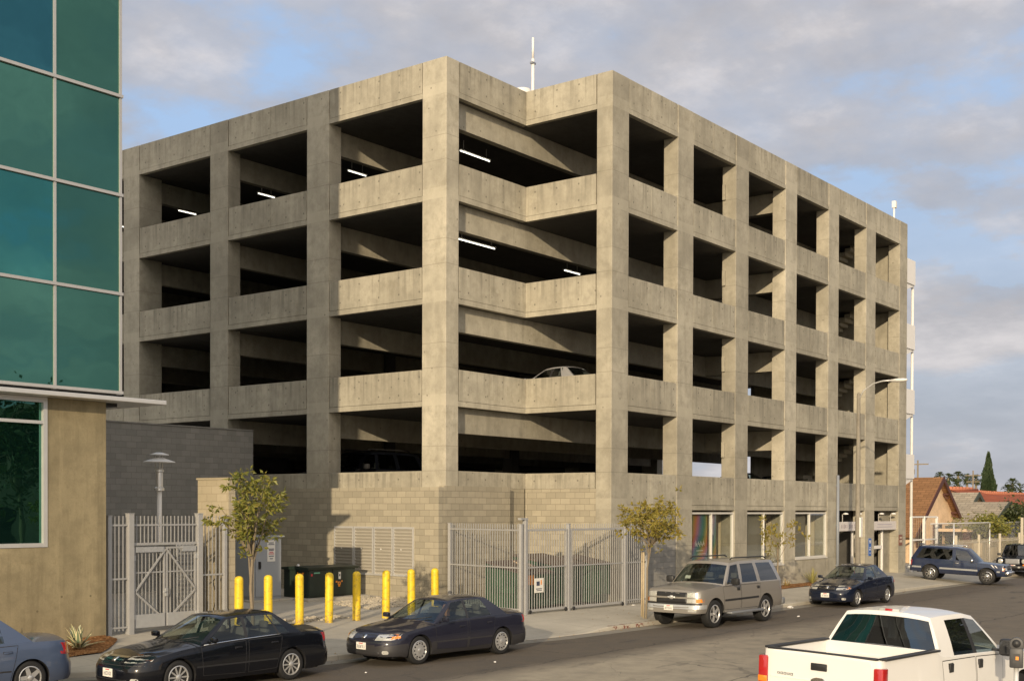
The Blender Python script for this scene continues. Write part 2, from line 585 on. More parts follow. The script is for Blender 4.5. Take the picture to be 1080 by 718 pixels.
def mat_asphalt():
    t = NT('asphalt')
    p = t.pos()
    x, y, z = t.xyz(p)
    big = t.noise(p, .25, 6, .6, stretch=(.35, 1.2, 1))
    med = t.noise(p, 1.6, 7, .7)
    fine = t.noise(p, 70, 4, .7)
    edge = t.math('ADD', y, t.math('MULTIPLY', t.math('SUBTRACT', big, .5), 1.3))
    # the parking lane is newer and darker, the driving lane worn to pale aggregate
    lane = t.math('MULTIPLY', t.ramp(t.math('MULTIPLY', t.math('SUBTRACT', 16.3, edge), .5), [(.0, 0), (.55, 1)]), t.ramp(x, [(0, 1), (1, 1)]))
    far = t.n('ShaderNodeMapRange')
    far.inputs[1].default_value = 24
    far.inputs[2].default_value = 42
    far.inputs[3].default_value = 1
    far.inputs[4].default_value = .18
    t.l(t.math('ADD', x, t.math('MULTIPLY', t.math('SUBTRACT', y, 15), -1.2)), far.inputs[0])
    lane = t.math('MULTIPLY', lane, far.outputs[0])
    c = t.mix(lane, (.108, .087, .064), (.37, .315, .225))
    c = t.mix(t.math('MULTIPLY', t.ramp(med, [(.4, 0), (.7, 1)]), .45), c, (.06, .057, .053))
    c = t.mix(t.math('MULTIPLY', t.ramp(fine, [(.45, 0), (.7, 1)]), t.math('MULTIPLY_ADD', lane, .4, .22)), c, (.36, .33, .27))
    oil = t.noise(p, .9, 5, .65, stretch=(.5, 1.4, 1))
    c = t.mix(t.math('MULTIPLY', t.ramp(oil, [(.6, 0), (.7, 1)]), .5), c, (.035, .034, .034))
    cr = t.n('ShaderNodeTexVoronoi')
    cr.feature = 'DISTANCE_TO_EDGE'
    cr.inputs['Scale'].default_value = .33
    mp = t.n('ShaderNodeVectorMath')
    mp.operation = 'MULTIPLY_ADD'
    nz = t.n('ShaderNodeTexNoise')
    nz.inputs['Scale'].default_value = 1.2
    t.l(p, nz.inputs['Vector'])
    t.l(nz.outputs['Color'], mp.inputs[0])
    mp.inputs[1].default_value = (.9, .9, 0)
    t.l(p, mp.inputs[2])
    t.l(mp.outputs[0], cr.inputs['Vector'])
    crack = t.math('MULTIPLY', t.math('LESS_THAN', cr.outputs['Distance'], .004), .3)
    c = t.mix(crack, c, (.03, .03, .03))
    wob = t.math('MULTIPLY', t.math('SUBTRACT', t.noise(p, .5, 4), .5), 1.1)
    seam = None
    for y0, wd in ((16.25, .022), (11.6, .035), (8.3, .02)):
        s_ = t.math('LESS_THAN', t.math('ABSOLUTE', t.math('SUBTRACT', t.math('ADD', y, wob), y0)), wd)
        seam = s_ if seam is None else t.math('MAXIMUM', seam, s_)
    sx = t.math('LESS_THAN', t.math('ABSOLUTE', t.math('SUBTRACT', t.math('MODULO', t.math('ADD', x, t.math('MULTIPLY', wob, 1.5)), 9.7), 4.8)), .022)
    c = t.mix(t.math('MULTIPLY', t.math('MAXIMUM', seam, sx), t.math('MULTIPLY_ADD', med, .5, .3)), c, (.028, .027, .026))
    h = t.math('ADD', fine, t.math('MULTIPLY', med, .5))
    return t.bsdf(c, .88, 0, t.bump(h, .5, .012), .3)


def mat_walk(name='pavement concrete', c=(.45, .415, .34)):
    t = NT(name)
    p = t.pos()
    x, y, z = t.xyz(p)
    big = t.noise(p, .6, 6, .65)
    fine = t.noise(p, 50, 4, .7)
    sp = t.noise(p, 6, 5, .7)
    k = t.mix(t.ramp(big, [(.3, 0), (.7, 1)]), tuple(q * .84 for q in c), tuple(q * 1.1 for q in c))
    k = t.mix(t.math('MULTIPLY', t.ramp(sp, [(.55, 0), (.75, 1)]), .4), k, tuple(q * .6 for q in c))
    k = t.mix(t.math('MULTIPLY', fine, .2), k, tuple(q * .6 for q in c))
    jx = t.math('LESS_THAN', t.math('MODULO', x, 1.52), .014)
    jy = t.math('LESS_THAN', t.math('MODULO', t.math('ADD', y, .35), 1.52), .014)
    k = t.mix(t.math('MULTIPLY', t.math('MAXIMUM', jx, jy), .6), k, tuple(q * .35 for q in c))
    return t.bsdf(k, .9, 0, t.bump(fine, .25, .01), .2)


M['asphalt'] = mat_asphalt()
M['walk'] = mat_walk()
M['earth'] = mat_simple('dry earth', (.20, .165, .11), .95, 0, .35, 1.5, bump=.4, obj=False)


def mat_mulch():
    t = NT('bark mulch')
    p = t.pos()
    v = t.n('ShaderNodeTexVoronoi')
    v.inputs['Scale'].default_value = 22
    t.l(p, v.inputs['Vector'])
    c = t.ramp(t.xyz(v.outputs['Color'])[0], [(0, (.13, .055, .02)), (.5, (.27, .125, .045)), (1, (.42, .23, .1))])
    n = t.noise(p, 1.5, 6)
    c = t.mix(t.math('MULTIPLY', n, .5), c, (.14, .07, .03))
    return t.bsdf(c, .95, 0, t.bump(v.outputs['Distance'], .9, .03), .1)


M['mulch'] = mat_mulch()
M['gravel'] = mat_simple('gravel stone', (.42, .37, .28), .9, 0, .35, 8, obj=False)

b = MB()
b.poly([(-400, -400, -.25), (900, -400, -.25), (900, 900, -.25), (-400, 900, -.25)])
tag(b.build('ground', M['earth']), kind='structure')

# the street: one asphalt sheet, a little crowned away
b = MB()
xs = [-90, -40, -10, 0, 10, 20, 30, 40, 50, 60, 80, 110, 150, 260]
for x0, x1 in zip(xs, xs[1:]):
    b.poly([(x0, 4.9, ROAD_Z), (x1, 4.9, ROAD_Z), (x1, curb(x1) + .05, ROAD_Z), (x0, curb(x0) + .05, ROAD_Z)])
tag(b.build('road', M['asphalt'], weld=.001), kind='structure')

# far pavement: kerb face, kerb top, slab, rising to the buildings
b = MB()
xs = [-60, -20, 0, 4] + [5 + .5 * i for i in range(121)] + [70, 80, 100, 140, 200]
rows = []
for x in xs:
    c = curb(x)
    r_ = [(c, -.2), (c + .012, G(x, c + .01) - .02), (c + .035, G(x, c + .035)), (c + .15, G(x, c + .15)), (c + .5, G(x, c + .5)), (c + 1.0, G(x, c + 1.0)), (c + 1.65, G(x, c + 1.65))]
    for yy in (25.1, 26.5, 28, 29.5, 40, 120):
        r_.append((max(yy, c + 1.7), G(x, max(yy, c + 1.7))))
    rows.append([b.bm.verts.new((x, yy, zz_)) for yy, zz_ in r_])
for a, c in zip(rows, rows[1:]):
    for i in range(len(a) - 1): b.bm.faces.new((a[i], c[i], c[i + 1], a[i + 1]))
tag(b.build('pavement', M['walk'], smooth=25), kind='structure')

# gutter strip, 4 mm above the asphalt
b = MB()
for x0, x1 in zip(xs, xs[1:]):
    b.poly([(x0, curb(x0) - .5, ROAD_Z + .004), (x1, curb(x1) - .5, ROAD_Z + .004), (x1, curb(x1) + .01, ROAD_Z + .012), (x0, curb(x0) + .01, ROAD_Z + .012)])
tag(b.build('gutter', mat_walk('gutter concrete', (.25, .23, .19)), weld=.001), kind='structure')

# flaking red no-parking paint on the kerb beside the second tree
t = NT('flaking red kerb paint')
p_ = t.pos()
c_ = t.mix(t.ramp(t.noise(p_, 5.5, 5, .7), [(.52, 0), (.57, 1)]), (.42, .385, .31), (.17, .05, .03))
mred = t.bsdf(c_, .85)
b = MB()
for i in range(9):
    x0, x1 = 29.4 + i * .25, 29.65 + i * .25
    b.poly([(x0, curb(x0) - .004, -.11), (x1, curb(x1) - .004, -.11), (x1, curb(x1) + .006, G(x1, curb(x1) + .02) - .015), (x0, curb(x0) + .006, G(x0, curb(x0) + .02) - .015)])
    b.poly([(x0, curb(x0) + .03, G(x0, curb(x0) + .03) + .006), (x1, curb(x1) + .03, G(x1, curb(x1) + .03) + .006), (x1, curb(x1) + .15, G(x1, curb(x1) + .15) + .005), (x0, curb(x0) + .15, G(x0, curb(x0) + .15) + .005)])
tag(b.build('red_kerb', mred, weld=.001), kind='structure')

# near pavement, on the camera's side of the street
b = MB()
b.box(-60, 220, -40, 4.9, -.24, .02, 0)
tag(b.build('near_pavement', M['walk']), kind='structure')

# mulch bed in front of the glass building and dry strip along the garage
def sheet(name, pts_x, ylo, yhi, mt, lift=.02, ny=8, rough=.0):
    b = MB()
    g = []
    for x in pts_x:
        lo, hi = ylo(x), yhi(x)
        g.append([b.bm.verts.new((x, lo + (hi - lo) * j / ny, G(x, lo + (hi - lo) * j / ny) + lift * (1 if 0 < j < ny else .2) + rnd.uniform(0, rough))) for j in range(ny + 1)])
    for a, c in zip(g, g[1:]):
        for j in range(ny): b.bm.faces.new((a[j], c[j], c[j + 1], a[j + 1]))
    return b.build(name, mt, smooth=60)


tag(sheet('mulch_bed', [-30, -10, 0] + [1 + .4 * i for i in range(41)], lambda x: 23.35 + .0 * x if x < 15.9 else 23.35 + (x - 15.9) * 1.05, lambda x: 25.09, M['mulch'], .05, 10, .03), kind='structure')
tag(sheet('planting_strip', [42.2 + .4 * i for i in range(25)], lambda x: 21.55, lambda x: 22.38, M['mulch'], .04, 4, .03), kind='structure')
# ------------------------------------------------------------------ parking garage
XA, YA, XB, YB, XE, YEND = 30.33, 25.99, 34.63, 22.41, 62.32, 64.85
XA1, YA1, XB1, YB1 = 30.97, 27.02, 35.67, 23.03
ST = 3.354
ZT = [0, 6.668, 10.022, 13.376, 16.73]      # undersides of levels 2..5
ZR = 17.91
ZB1 = 4.56
LC = [(25.99, 27.02), (31.38, 32.49), (36.78, 37.82), (42.26, 43.30), (47.70, 48.75), (53.1, 54.15), (58.5, 59.55), (63.8, 64.85)]
RC = [(34.63, 35.67), (38.99, 40.13), (43.5, 44.58), (47.96, 49.07), (52.42, 53.55), (56.83, 58.02), (61.27, 62.32)]
garage = thing('parking_garage', 'five level concrete parking garage with open bays and a notched corner', 'parking garage', (46, 44, 0))


def gpart(name, b, mt, parent=None, **kw):
    return b.build(name, mt, parent or garage, world=parent is None, **kw)


# columns
for i, (a, c) in enumerate(LC):
    b = MB()
    b.box(XA, XA1 if i == 0 else XA + (1.1 if i == 3 else .6), a, c, -.3, ZR, .018)
    gpart('column', b, M['concrete'])
for i, (a, c) in enumerate(RC):
    b = MB()
    b.box(a, c, YB, YB1 if i == 0 else YB + .6, -.3, ZR, .018)
    gpart('column', b, M['concrete'])
for a, c in RC[1:]:                          # back and inner columns
    b = MB()
    b.box(a, c, YEND - .6, YEND, -.3, ZR)
    gpart('column', b, M['concrete'])
for a, c in LC[1:-1]:
    b = MB()
    b.box(XE - .6, XE, a, c, -.3, ZR)
    gpart('column', b, M['concrete'])
for y_ in (37.3, 53.6):
    for x_ in (39.5, 48.5, 57.4):
        b = MB()
        b.box(x_ - .3, x_ + .3, y_ - .3, y_ + .3, 3.5, ZT[4] - .01)
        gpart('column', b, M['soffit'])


# parapets: a slab-edge band below and a precast panel with open joints above; e = wall direction
def parapet(kind, a, c, face, z0, z1, gap=.032, inward=1, joints=1, band=.17):
    b = MB()

    def bx(s0, s1, d0, d1, za, zb, bev=0):
        lo, hi = sorted((face + inward * d0, face + inward * d1))
        if kind == 'X': b.box(s0, s1, lo, hi, za, zb, bev)
        else: b.box(lo, hi, s0, s1, za, zb, bev)
    bx(a, c, .085, .2, z0 + .004, z1 - .03)                     # backing
    if band: bx(a, c, .006, .084, z0, z0 + band)
    zz0 = z0 + band + (.012 if band else 0)
    L_ = c - a - 2 * gap
    cuts = [a + gap + L_ * f for f in ([0, .45, 1] if joints == 1 else [0, 1] if joints == 0 else [0, .33, .62, 1])]
    for s0, s1 in zip(cuts, cuts[1:]):
        bx(s0 + (.003 if s0 > cuts[0] else 0), s1 - (.003 if s1 < cuts[-1] else 0), .016, .084, zz0, z1, .006)
    return gpart('parapet', b, M['panel'])


for k in range(1, 5):
    z0 = ZT[k]
    z1 = z0 + 1.205 if k < 4 else ZR
    for (p0, p1), (q0, q1) in zip(LC, LC[1:]):
        parapet('Y', p1, q0, XA, z0, z1, joints=1 if rnd.random() < .8 else 2)
    for (p0, p1), (q0, q1) in zip(RC, RC[1:]):
        parapet('X', p1, q0, YB, z0, z1, joints=1)
    parapet('X', XA1, XB + .075, YA, z0, z1, joints=1, gap=.045)
    parapet('Y', YB1, YA + .06, XB, z0, z1, joints=0, gap=.045)
    for (p0, p1), (q0, q1) in zip(RC, RC[1:]):                  # back
        parapet('X', p1, q0, YEND, z0, z1, inward=-1, joints=0)
    for (p0, p1), (q0, q1) in zip(LC[1:-1], LC[2:-1]):
        parapet('Y', p1, q0, XE, z0, z1, inward=-1, joints=0)
# level-one parapets
for (p0, p1), (q0, q1) in zip(LC, LC[1:]):
    parapet('Y', p1, q0, XA, 4.02, ZB1, gap=.02, joints=2, band=0)
for i, ((p0, p1), (q0, q1)) in enumerate(zip(RC, RC[1:])):
    parapet('X', p1, q0, YB, 3.3, ZB1, gap=.012, joints=1)
    parapet('X', p1, q0, YEND, 3.3, ZB1, inward=-1, gap=.012, joints=0)
for (p0, p1), (q0, q1) in zip(LC[1:-1], LC[2:-1]):
    parapet('Y', p1, q0, XE, 3.3, ZB1, inward=-1, gap=.012, joints=0)
parapet('X', XA1, XB + .075, YA, 4.02, ZB1, gap=.03, joints=2, band=0)
parapet('Y', YB1, YA + .06, XB, 4.02, ZB1, gap=.05, joints=1, band=0)

# floor plates (with the notch left open)
for k, z0 in enumerate([3.36] + ZT[1:]):
    b = MB()
    b.box(XA + .21, XE - .21, YA + .21, YEND - .21, z0 + .006, z0 + .19)
    b.box(XB + .21, XE - .21, YB + .21, YA + .209, z0 + .006, z0 + .19)
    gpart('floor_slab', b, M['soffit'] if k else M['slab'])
# beams under the plates
for k in range(1, 5):
    z0 = ZT[k]
    for a, c in LC[:-1]:
        b = MB()
        b.box(XA + .61 if a > 26 else XA1 + .01, 61.6, a + .36, a + .62, z0 - .84, z0 + .003)
        gpart('beam', b, M['panel'])
    for a, c in RC[3:4]:
        b = MB()
        b.box(a + .32, a + .76, YB + .61 if a > 35 else YB1 + .01, YA + .35, z0 - .82, z0 + .001)
        gpart('beam', b, M['panel'])
# roof deck walls of the ramp, seen as darkness inside: a core wall between the two halves
for k in range(0, 4):
    z0 = (3.55 if k == 0 else ZT[k] + .19)
    for x0, x1 in ((36.5, 41), (44, 47), (50, 54.5)):
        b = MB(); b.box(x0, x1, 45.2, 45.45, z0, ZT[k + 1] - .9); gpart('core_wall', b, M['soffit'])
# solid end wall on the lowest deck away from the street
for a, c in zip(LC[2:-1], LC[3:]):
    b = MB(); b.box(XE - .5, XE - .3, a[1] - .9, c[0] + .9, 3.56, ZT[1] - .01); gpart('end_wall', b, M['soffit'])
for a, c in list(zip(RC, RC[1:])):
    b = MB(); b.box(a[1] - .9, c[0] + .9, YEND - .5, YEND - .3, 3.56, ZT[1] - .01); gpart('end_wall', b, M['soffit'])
# ceiling panel boxes on the reveals of the third column
for k in range(1, 5):
    b = MB()
    b.rbox((43.45, YB + .5, ZT[k] - 1.0), (.09, .12, .6), bev=.012)
    gpart('electrical_panel', b, M['panel'])

# block walls of the ground storey
b = MB()
b.box(29.73, 30.32, 25.76, 31.0 - .0, -.2, 4.015)
b.box(29.73, 30.32, 31.0, 35.3, -.2, 4.015)
b.box(30.0, 33.45, 25.755, 25.985, -.2, 4.06)
gpart('block_wall', b, M['block'])
b = MB()
b.box(33.45, 34.60, YA + .012, YA + .2, -.2, 4.015)
b.box(XB + .012, XB + .2, YB1, YA + .01, -.2, 4.015)
gpart('block_wall', b, M['block'])
b = MB()
b.box(RC[0][1], RC[1][0], YB + .03, YB + .22, -.2, 3.299)
gpart('block_wall', b, M['block_grey'])
b = MB()
b.box(XA + .05, XA + .25, 35.3, YEND, -.2, 4.015)
b.box(XA + .3, XE, YEND - .25, YEND - .05, -.2, 3.3)
b.box(XE - .25, XE - .05, YB + .6, YEND - .3, -.2, 3.3)
gpart('block_wall', b, M['block'])
for (p0, p1), (q0, q1) in list(zip(RC, RC[1:]))[1:4]:
    b = MB()
    b.box(p1, q0, YB + .012, YB + .25, -.2, 1.05, .006)
    gpart('sill_wall', b, M['concrete'])

# storefront windows: frame with mullion, panes set back, sill
for i, ((p0, p1), (q0, q1)) in enumerate(list(zip(RC, RC[1:]))[1:4]):
    zb, zt = (1.06, 1.06, 1.24)[i], 3.22
    b = MB()
    mid = p1 + (q0 - p1) * .48
    for x0, x1 in ((p1, p1 + .05), (mid - .028, mid + .028), (q0 - .05, q0)): b.box(x0, x1, YB + .05, YB + .17, zb, zt)
    for z0, z1 in ((zb, zb + .07), (zt - .07, zt)):
        for x0, x1 in ((p1 + .05, mid - .028), (mid + .028, q0 - .05)): b.box(x0, x1, YB + .055, YB + .165, z0, z1)
    w_ = gpart('window', b, M['shop_frame'])
    for x0, x1 in ((p1 + .05, mid - .028), (mid + .028, q0 - .05)):
        b = MB()
        b.box(x0, x1, YB + .10, YB + .112, zb + .07, zt - .07)
        o = b.build('pane', M['pane'], w_)
    b = MB()
    b.box(p1 + .002, q0 - .002, YB - .03, YB + .13, zb - .06, zb - .003, .008)
    b.build('sill', M['shop_frame'], w_)
    if i == 2:
        b = MB(); b.box(p1, q0, YB + .015, YB + .25, 1.051, 1.178); gpart('sill_wall', b, M['concrete'])
# the rainbow poster behind the first window, curtains behind the others
t = NT('rainbow poster')
p_ = t.pos()
x, y, z = t.xyz(p_)
ph = t.math('ADD', t.math('MULTIPLY', x, 1.15), t.math('ADD', t.math('MULTIPLY', z, -.42), t.math('MULTIPLY', t.math('SINE', t.math('MULTIPLY', z, 1.9)), .22)))
ph = t.math('ADD', ph, t.math('MULTIPLY', t.noise(p_, 1.2, 2), .22))
fr = t.math('FRACT', t.math('MULTIPLY', ph, .8))
pc = t.ramp(fr, [(0, (.05, .16, .16)), (.16, (.08, .17, .07)), (.33, (.32, .22, .04)), (.5, (.42, .15, .05)), (.66, (.36, .13, .2)), (.84, (.12, .14, .22)), (1, (.05, .16, .16))])
M['poster'] = t.bsdf(pc, .4)
b = MB()
b.box(40.22, 41.66, YB + .20, YB + .215, 1.1, 3.16)
b.box(41.80, 42.35, YB + .20, YB + .215, 1.1, 3.16)
poster = gpart('poster', b, M['poster'])
b = MB()
for k in range(14):                       # a scribble of pale lettering on the poster
    u_ = 40.72 + .052 * k + rnd.uniform(-.01, .01)
    b.rbox((u_, YB + .196, 2.03 + .05 * math.sin(k * 1.7)), (.018, .004, .09 + .08 * rnd.random()), (0, rnd.uniform(-.5, .5), 0))
b.rbox((41.05, YB + .196, 1.78), (.5, .004, .02)); b.rbox((41.2, YB + .196, 1.66), (.62, .004, .014))
b.build('lettering', M['white_paint'], poster)
t = NT('window blind')
x, y, z = t.xyz(t.pos())
sl = t.math('SINE', t.math('MULTIPLY', x, 62))
M['blind'] = t.bsdf(t.mix(t.math('MULTIPLY_ADD', sl, .5, .5), (.33, .30, .24), (.20, .18, .14)), .8)
for (p0, p1), (q0, q1) in list(zip(RC, RC[1:]))[1:4]:
    b = MB(); b.box(q0 + .02, q0 + .3, YB + .62, YB + 2.2, .05, 3.3)
    gpart('partition_wall', b, M['partition'])
for x0, x1 in ((44.6, 46.4), (49.1, 50.7)):
    b = MB()
    b.box(x0, x1, YB + .28, YB + .30, 1.0, 3.2)
    gpart('window_blind', b, M['blind'])
# rooms behind the shopfronts
b = MB()
b.box(40.2, 53.0, 27.2, 27.35, .0, 3.34)
b.box(40.2, 53.0, 23.2, 27.2, .10, .14)
for x_ in (44.0, 48.5): b.box(x_ - .06, x_ + .06, 23.3, 27.2, .14, 3.34)
gpart('shop_interior', b, M['panel'])

# the two entrances
for i, (x0, x1) in enumerate(((53.55, 56.83), (58.02, 61.27))):
    b = MB()
    b.box(x0 + .01, x1 - (.0 if i else .01), YB + .10, YB + .16, 2.35, 2.78, .01)
    fas = gpart('fascia_sign', b, mat_simple('fascia white %d' % i, (.62, .58, .55), .5))
    b = MB()
    if i == 0:
        for k in range(16):
            if k in (1, 7, 11): continue
            b.rbox((x0 + .42 + k * .155, YB + .095, 2.565), (.10 if k % 3 else .06, .006, .2 if k % 4 == 0 else .15))
        b.rbox((x0 + .13, YB + .095, 2.65), (.1, .006, .08)); b.rbox((x0 + .13, YB + .095, 2.47), (.1, .006, .08))
        lc = mat_simple('faded lettering', (.36, .32, .33), .6)
    else:
        b.rbox(((x0 + x1) / 2, YB + .095, 2.63), (1.9, .006, .045)); b.rbox(((x0 + x1) / 2, YB + .095, 2.5), (2.1, .006, .035))
        lc = mat_simple('faded line lettering', (.45, .41, .45), .6)
    b.build('lettering', lc, fas)
    b = MB()
    for x_ in (x0 + .9, x1 - .75):
        b.tube([(x_, YB + .13, 2.78), (x_, YB + .13, 3.12), (x_ , YB + .0, 3.17)], .022, 6)
        b.lathe([(.02, .03), (.12, 0), (.13, -.05), (0.001, -.05)], 12, at=(x_, YB - .02, 3.17))
    gpart('sign_light', b, M['white_paint'])
    # vestibule
    b = MB()
    b.box(x0 - .1, x1 + .1, YB + 3.4, YB + 3.5, .1, 3.34)
    b.box(x0 - .1, x0 - .02, YB + .7, YB + 3.4, .1, 3.34)
    b.box(x1 + .02, x1 + .1, YB + .7, YB + 3.4, .1, 3.34)
    gpart('vestibule_wall', b, M['soffit'])
    b = MB()                                # door leaf standing in the opening
    dx = x0 + (1.9 if i else 2.55)
    b.box(dx, dx + .07, YB + .3, YB + .4, .15, 2.34)
    b.box(x0 + .02, x0 + .09, YB + .3, YB + .4, .15, 2.34)
    if i: b.box(x0 + .09, dx, YB + .32, YB + .38, 1.42, 1.58)
    gpart('door_frame', b, M['white_paint'])
    b = MB()
    b.box(dx + .07, x1 + .02, YB + (.45 if i else 1.4), YB + (.55 if i else 1.5), .12, 3.3)
    gpart('side_wall', b, M['panel' if i else 'soffit'])
# stair flights seen through the last bay
b = MB()
zz_ = 3.55
k = 0
while zz_ < 15.5:
    for s in range(9):
        y0 = 24.3 + .28 * (s if k % 2 == 0 else 8 - s)
        b.box(59.0 + (0 if k % 2 == 0 else 1.2), 60.1 + (0 if k % 2 == 0 else 1.2), y0, y0 + .3, zz_ + s * .186 - .12, zz_ + s * .186 + .06)
    zz_ += 9 * .186
    k += 1
gpart('stair_flight', b, M['panel'])
# stair enclosure walls behind the last two bays
for k in range(0, 4):
    z0 = 3.56 if k == 0 else ZT[k] + .195
    b = MB()
    b.box(61.68, 61.9, YB + .62, 28.6, z0, ZT[k + 1])
    b.box(57.2, 61.67, 28.4, 28.6, z0, ZT[k + 1])
    gpart('stair_wall', b, M['panel'])
# round convex mirror-like lamp disks in the stair bay
for k in range(1, 5):
    b = MB()
    b.lathe([(.001, .06), (.3, .03), (.38, 0), (.3, -.05), (.001, -.06)], 16, axis='Y', at=(59.0, 23.1, ZT[k] - 2.0))
    gpart('wall_lamp', b, M['alu'])
# downpipe by the first entrance
b = MB(); b.tube([(53.42, YB - .07, .05), (53.42, YB - .07, 4.9)], .07, 8)
for z_ in (.8, 2.6, 4.4): b.box(53.33, 53.51, YB - .08, YB - .001, z_, z_ + .05)
gpart('downpipe', b, mat_simple('blue grey downpipe', (.22, .24, .27), .5))
# white landing screens and pole on the far end of the garage
b = MB()
b.tube([(64.05, 22.75, 0), (64.05, 22.75, 15.9)], .075, 8)
gpart('stair_pole', b, M['white_paint'])
for k in range(1, 5):
    zc = ZT[k] - 1.55
    b = MB()
    b.box(62.33, 63.9, 22.55, 22.62, zc - .15, zc + 1.1)
    b.box(63.83, 63.9, 22.62, 24.2, zc - .15, zc + 1.1)
    b.box(62.33, 63.9, 22.62, 24.2, zc - .25, zc - .13)
    b.prism([(62.33, zc - .75), (62.33, zc - .26), (63.6, zc - .26), (62.9, zc - .45)], 22.6, 22.7)
    gpart('stair_landing', b, M['white_paint'])

# louvred doors in the left block wall
for i, (y0, y1) in enumerate(((29.52, 30.45), (28.6, 29.5), (27.72, 28.58), (26.8, 27.7))):
    b = MB()
    X0 = 29.73
    b.box(X0 - .035, X0 - .001, y0, y0 + .06, 1.11, 2.72); b.box(X0 - .035, X0 - .001, y1 - .06, y1, 1.11, 2.72)
    b.box(X0 - .034, X0 - .001, y0 + .06, y1 - .06, 1.11, 1.17); b.box(X0 - .034, X0 - .001, y0 + .06, y1 - .06, 2.66, 2.72)
    ld = gpart('louvre_door', b, M['alu'])
    b = MB()
    b.box(X0 - .012, X0 - .001, y0 + .06, y1 - .06, 1.17, 2.66)
    for k in range(14):
        z_ = 1.2 + k * .105
        b.rbox((X0 - .024, (y0 + y1) / 2, z_ + .04), (.008, y1 - y0 - .12, .105), (0, R(-34), 0))
    b.build('slats', M.setdefault('louvre', mat_simple('louvre beige', (.37, .345, .29), .5, 0, .06, 3)), ld)
    b = MB(); b.lathe([(.001, -.05), (.03, -.045), (.03, -.03)], 8, axis='X', at=(X0, (y0 + y1) / 2 + .1, 1.98)); b.build('knob', M['white_paint'], ld)

# ------------------------------------------------------------------ things on and in the garage
tubes = [((485, 159), (519, 170), 16.3, 'long lit fluorescent tube on the top level inside the notched corner'),
         ((367, 180), (386, 186), 16.3, 'lit fluorescent tube on the top level behind the sunlit left bay'),
         ((272, 204), (291, 208.5), 16.3, 'lit fluorescent tube on the top level in the second shaded bay'),
         ((188, 222), (207, 226.5), 16.3, 'lit fluorescent tube on the top level in the third shaded bay'),
         ((483, 252), (517, 263.5), 12.95, 'long lit fluorescent tube one level below the top inside the notched corner'),
         ((595, 285), (612, 289.5), 12.95, 'short lit fluorescent tube one level below the top near the right end of the notch'),
         ((594, 371), (628, 376.5), 9.55, 'lit fluorescent tube two levels below the top above the parked silver car'),
         ((486, 346.5), (513, 352.5), 9.55, 'faint fluorescent tube two levels below the top at the left of the notch'),
         ((128.5, 239), (137, 241), 15.9, 'lit fluorescent tube partly hidden by the edge of the glass building')]
for (a, c, z_, lab) in tubes:
    P, Q = at(*a, Z=z_), at(*c, Z=z_)
    Q.y = P.y
    mid = (P + Q) / 2
    root = thing('fluorescent_light', lab, 'ceiling light', mid, 0, 'fluorescent lights under the garage ceilings')
    L_ = (Q - P).length / 2
    b = MB(); b.box(-L_, L_, -.06, .06, .03, .07); b.box(-L_ + .2, -L_ + .22, -.01, .01, .07, .42); b.box(L_ - .22, L_ - .2, -.01, .01, .07, .42)
    b.build('housing', M['white_paint'], root)
    b = MB(); b.tube([(-L_ + .02, 0, 0), (L_ - .02, 0, 0)], .018, 8)
    b.build('tube', M['tube'], root)

# antenna poles on the roof
P = at(562, 95, Y=27.5)
root = thing('antenna_mast', 'tall white mast rising above the notch in the garage roof', 'mast', (P.x, 27.5, 16.92))
zt = at(562, 40, Y=27.5).z - 16.92
b = MB(); b.tube([(0, 0, 0), (0, 0, zt * .80)], .06, 8); b.tube([(0, 0, zt * .8), (0, 0, zt)], .045, 8); b.build('pole', M['white_paint'], root)
b = MB(); b.rbox((0, 0, zt * .76), (.22, .12, .07)); b.lathe([(.12, 0), (.12, .03)], 10, at=(0, 0, .0)); b.build('bracket', M['steel_dark'], root)
P = at(943, 226, Y=23.2)
root = thing('roof_lamp', 'short white pole with a small lamp head above the far end of the garage roof', 'lamp', (P.x, 23.2, 16.92))
b = MB(); b.tube([(0, 0, 0), (0, 0, 2.0)], .05, 8); b.build('pole', M['white_paint'], root)
b = MB(); b.rbox((.03, 0, 2.15), (.22, .2, .36), bev=.02); b.build('lamp_head', M['white_paint'], root)
P = at(551, 93, Y=28.5)
root = thing('roof_dome', 'small white dome peeking over the notched parapet beside the mast', 'dome', (P.x, 28.5, 16.92))
b = MB(); b.lathe([(.4, 0), (.4, at(551, 93, Y=28.5).z - 16.92 - .25), (.33, at(551, 93, Y=28.5).z - 16.92 - .08), (.001, at(551, 93, Y=28.5).z - 16.9)], 14)
b.build('cover', M['white_paint'], root, smooth=40)

# signs on the street front
b = MB(); b.box(-.16, .16, -.02, 0, -.42, .42, .004)
s_ = tag(b.build('blue_sign', M['sign_blue'], origin=(57.45, YB - .003, 1.55)), 'tall blue sign on the column between the two shop entrances', 'sign')
b = MB()
for k, (zz_, ww) in enumerate(((.3, .2), (.22, .16), (-.02, .12), (-.12, .2), (-.28, .08))): b.rbox((0, -.023, zz_), (ww, .005, .05))
b.build('lettering', M['plate'], s_)
b = MB(); b.box(-.24, .24, -.02, 0, -.27, .27, .004)
s_ = tag(b.build('brown_sign', M['sign_brown'], origin=(61.55, YB - .003, 1.82)), 'small square brown sign on the last column of the garage', 'sign')
b = MB(); b.rbox((0, -.023, .12), (.3, .005, .08)); b.rbox((0, -.023, -.06), (.32, .005, .12)); b.build('lettering', mat_simple('cream lettering', (.5, .42, .33), .6), s_)
b = MB(); b.box(-.09, .09, -.11, 0, -.45, .45, .02)
tag(b.build('wall_box', M['white_paint'], origin=(55.9, YB + .09, 1.75)), 'narrow white box mounted beside the first entrance', 'wall box')
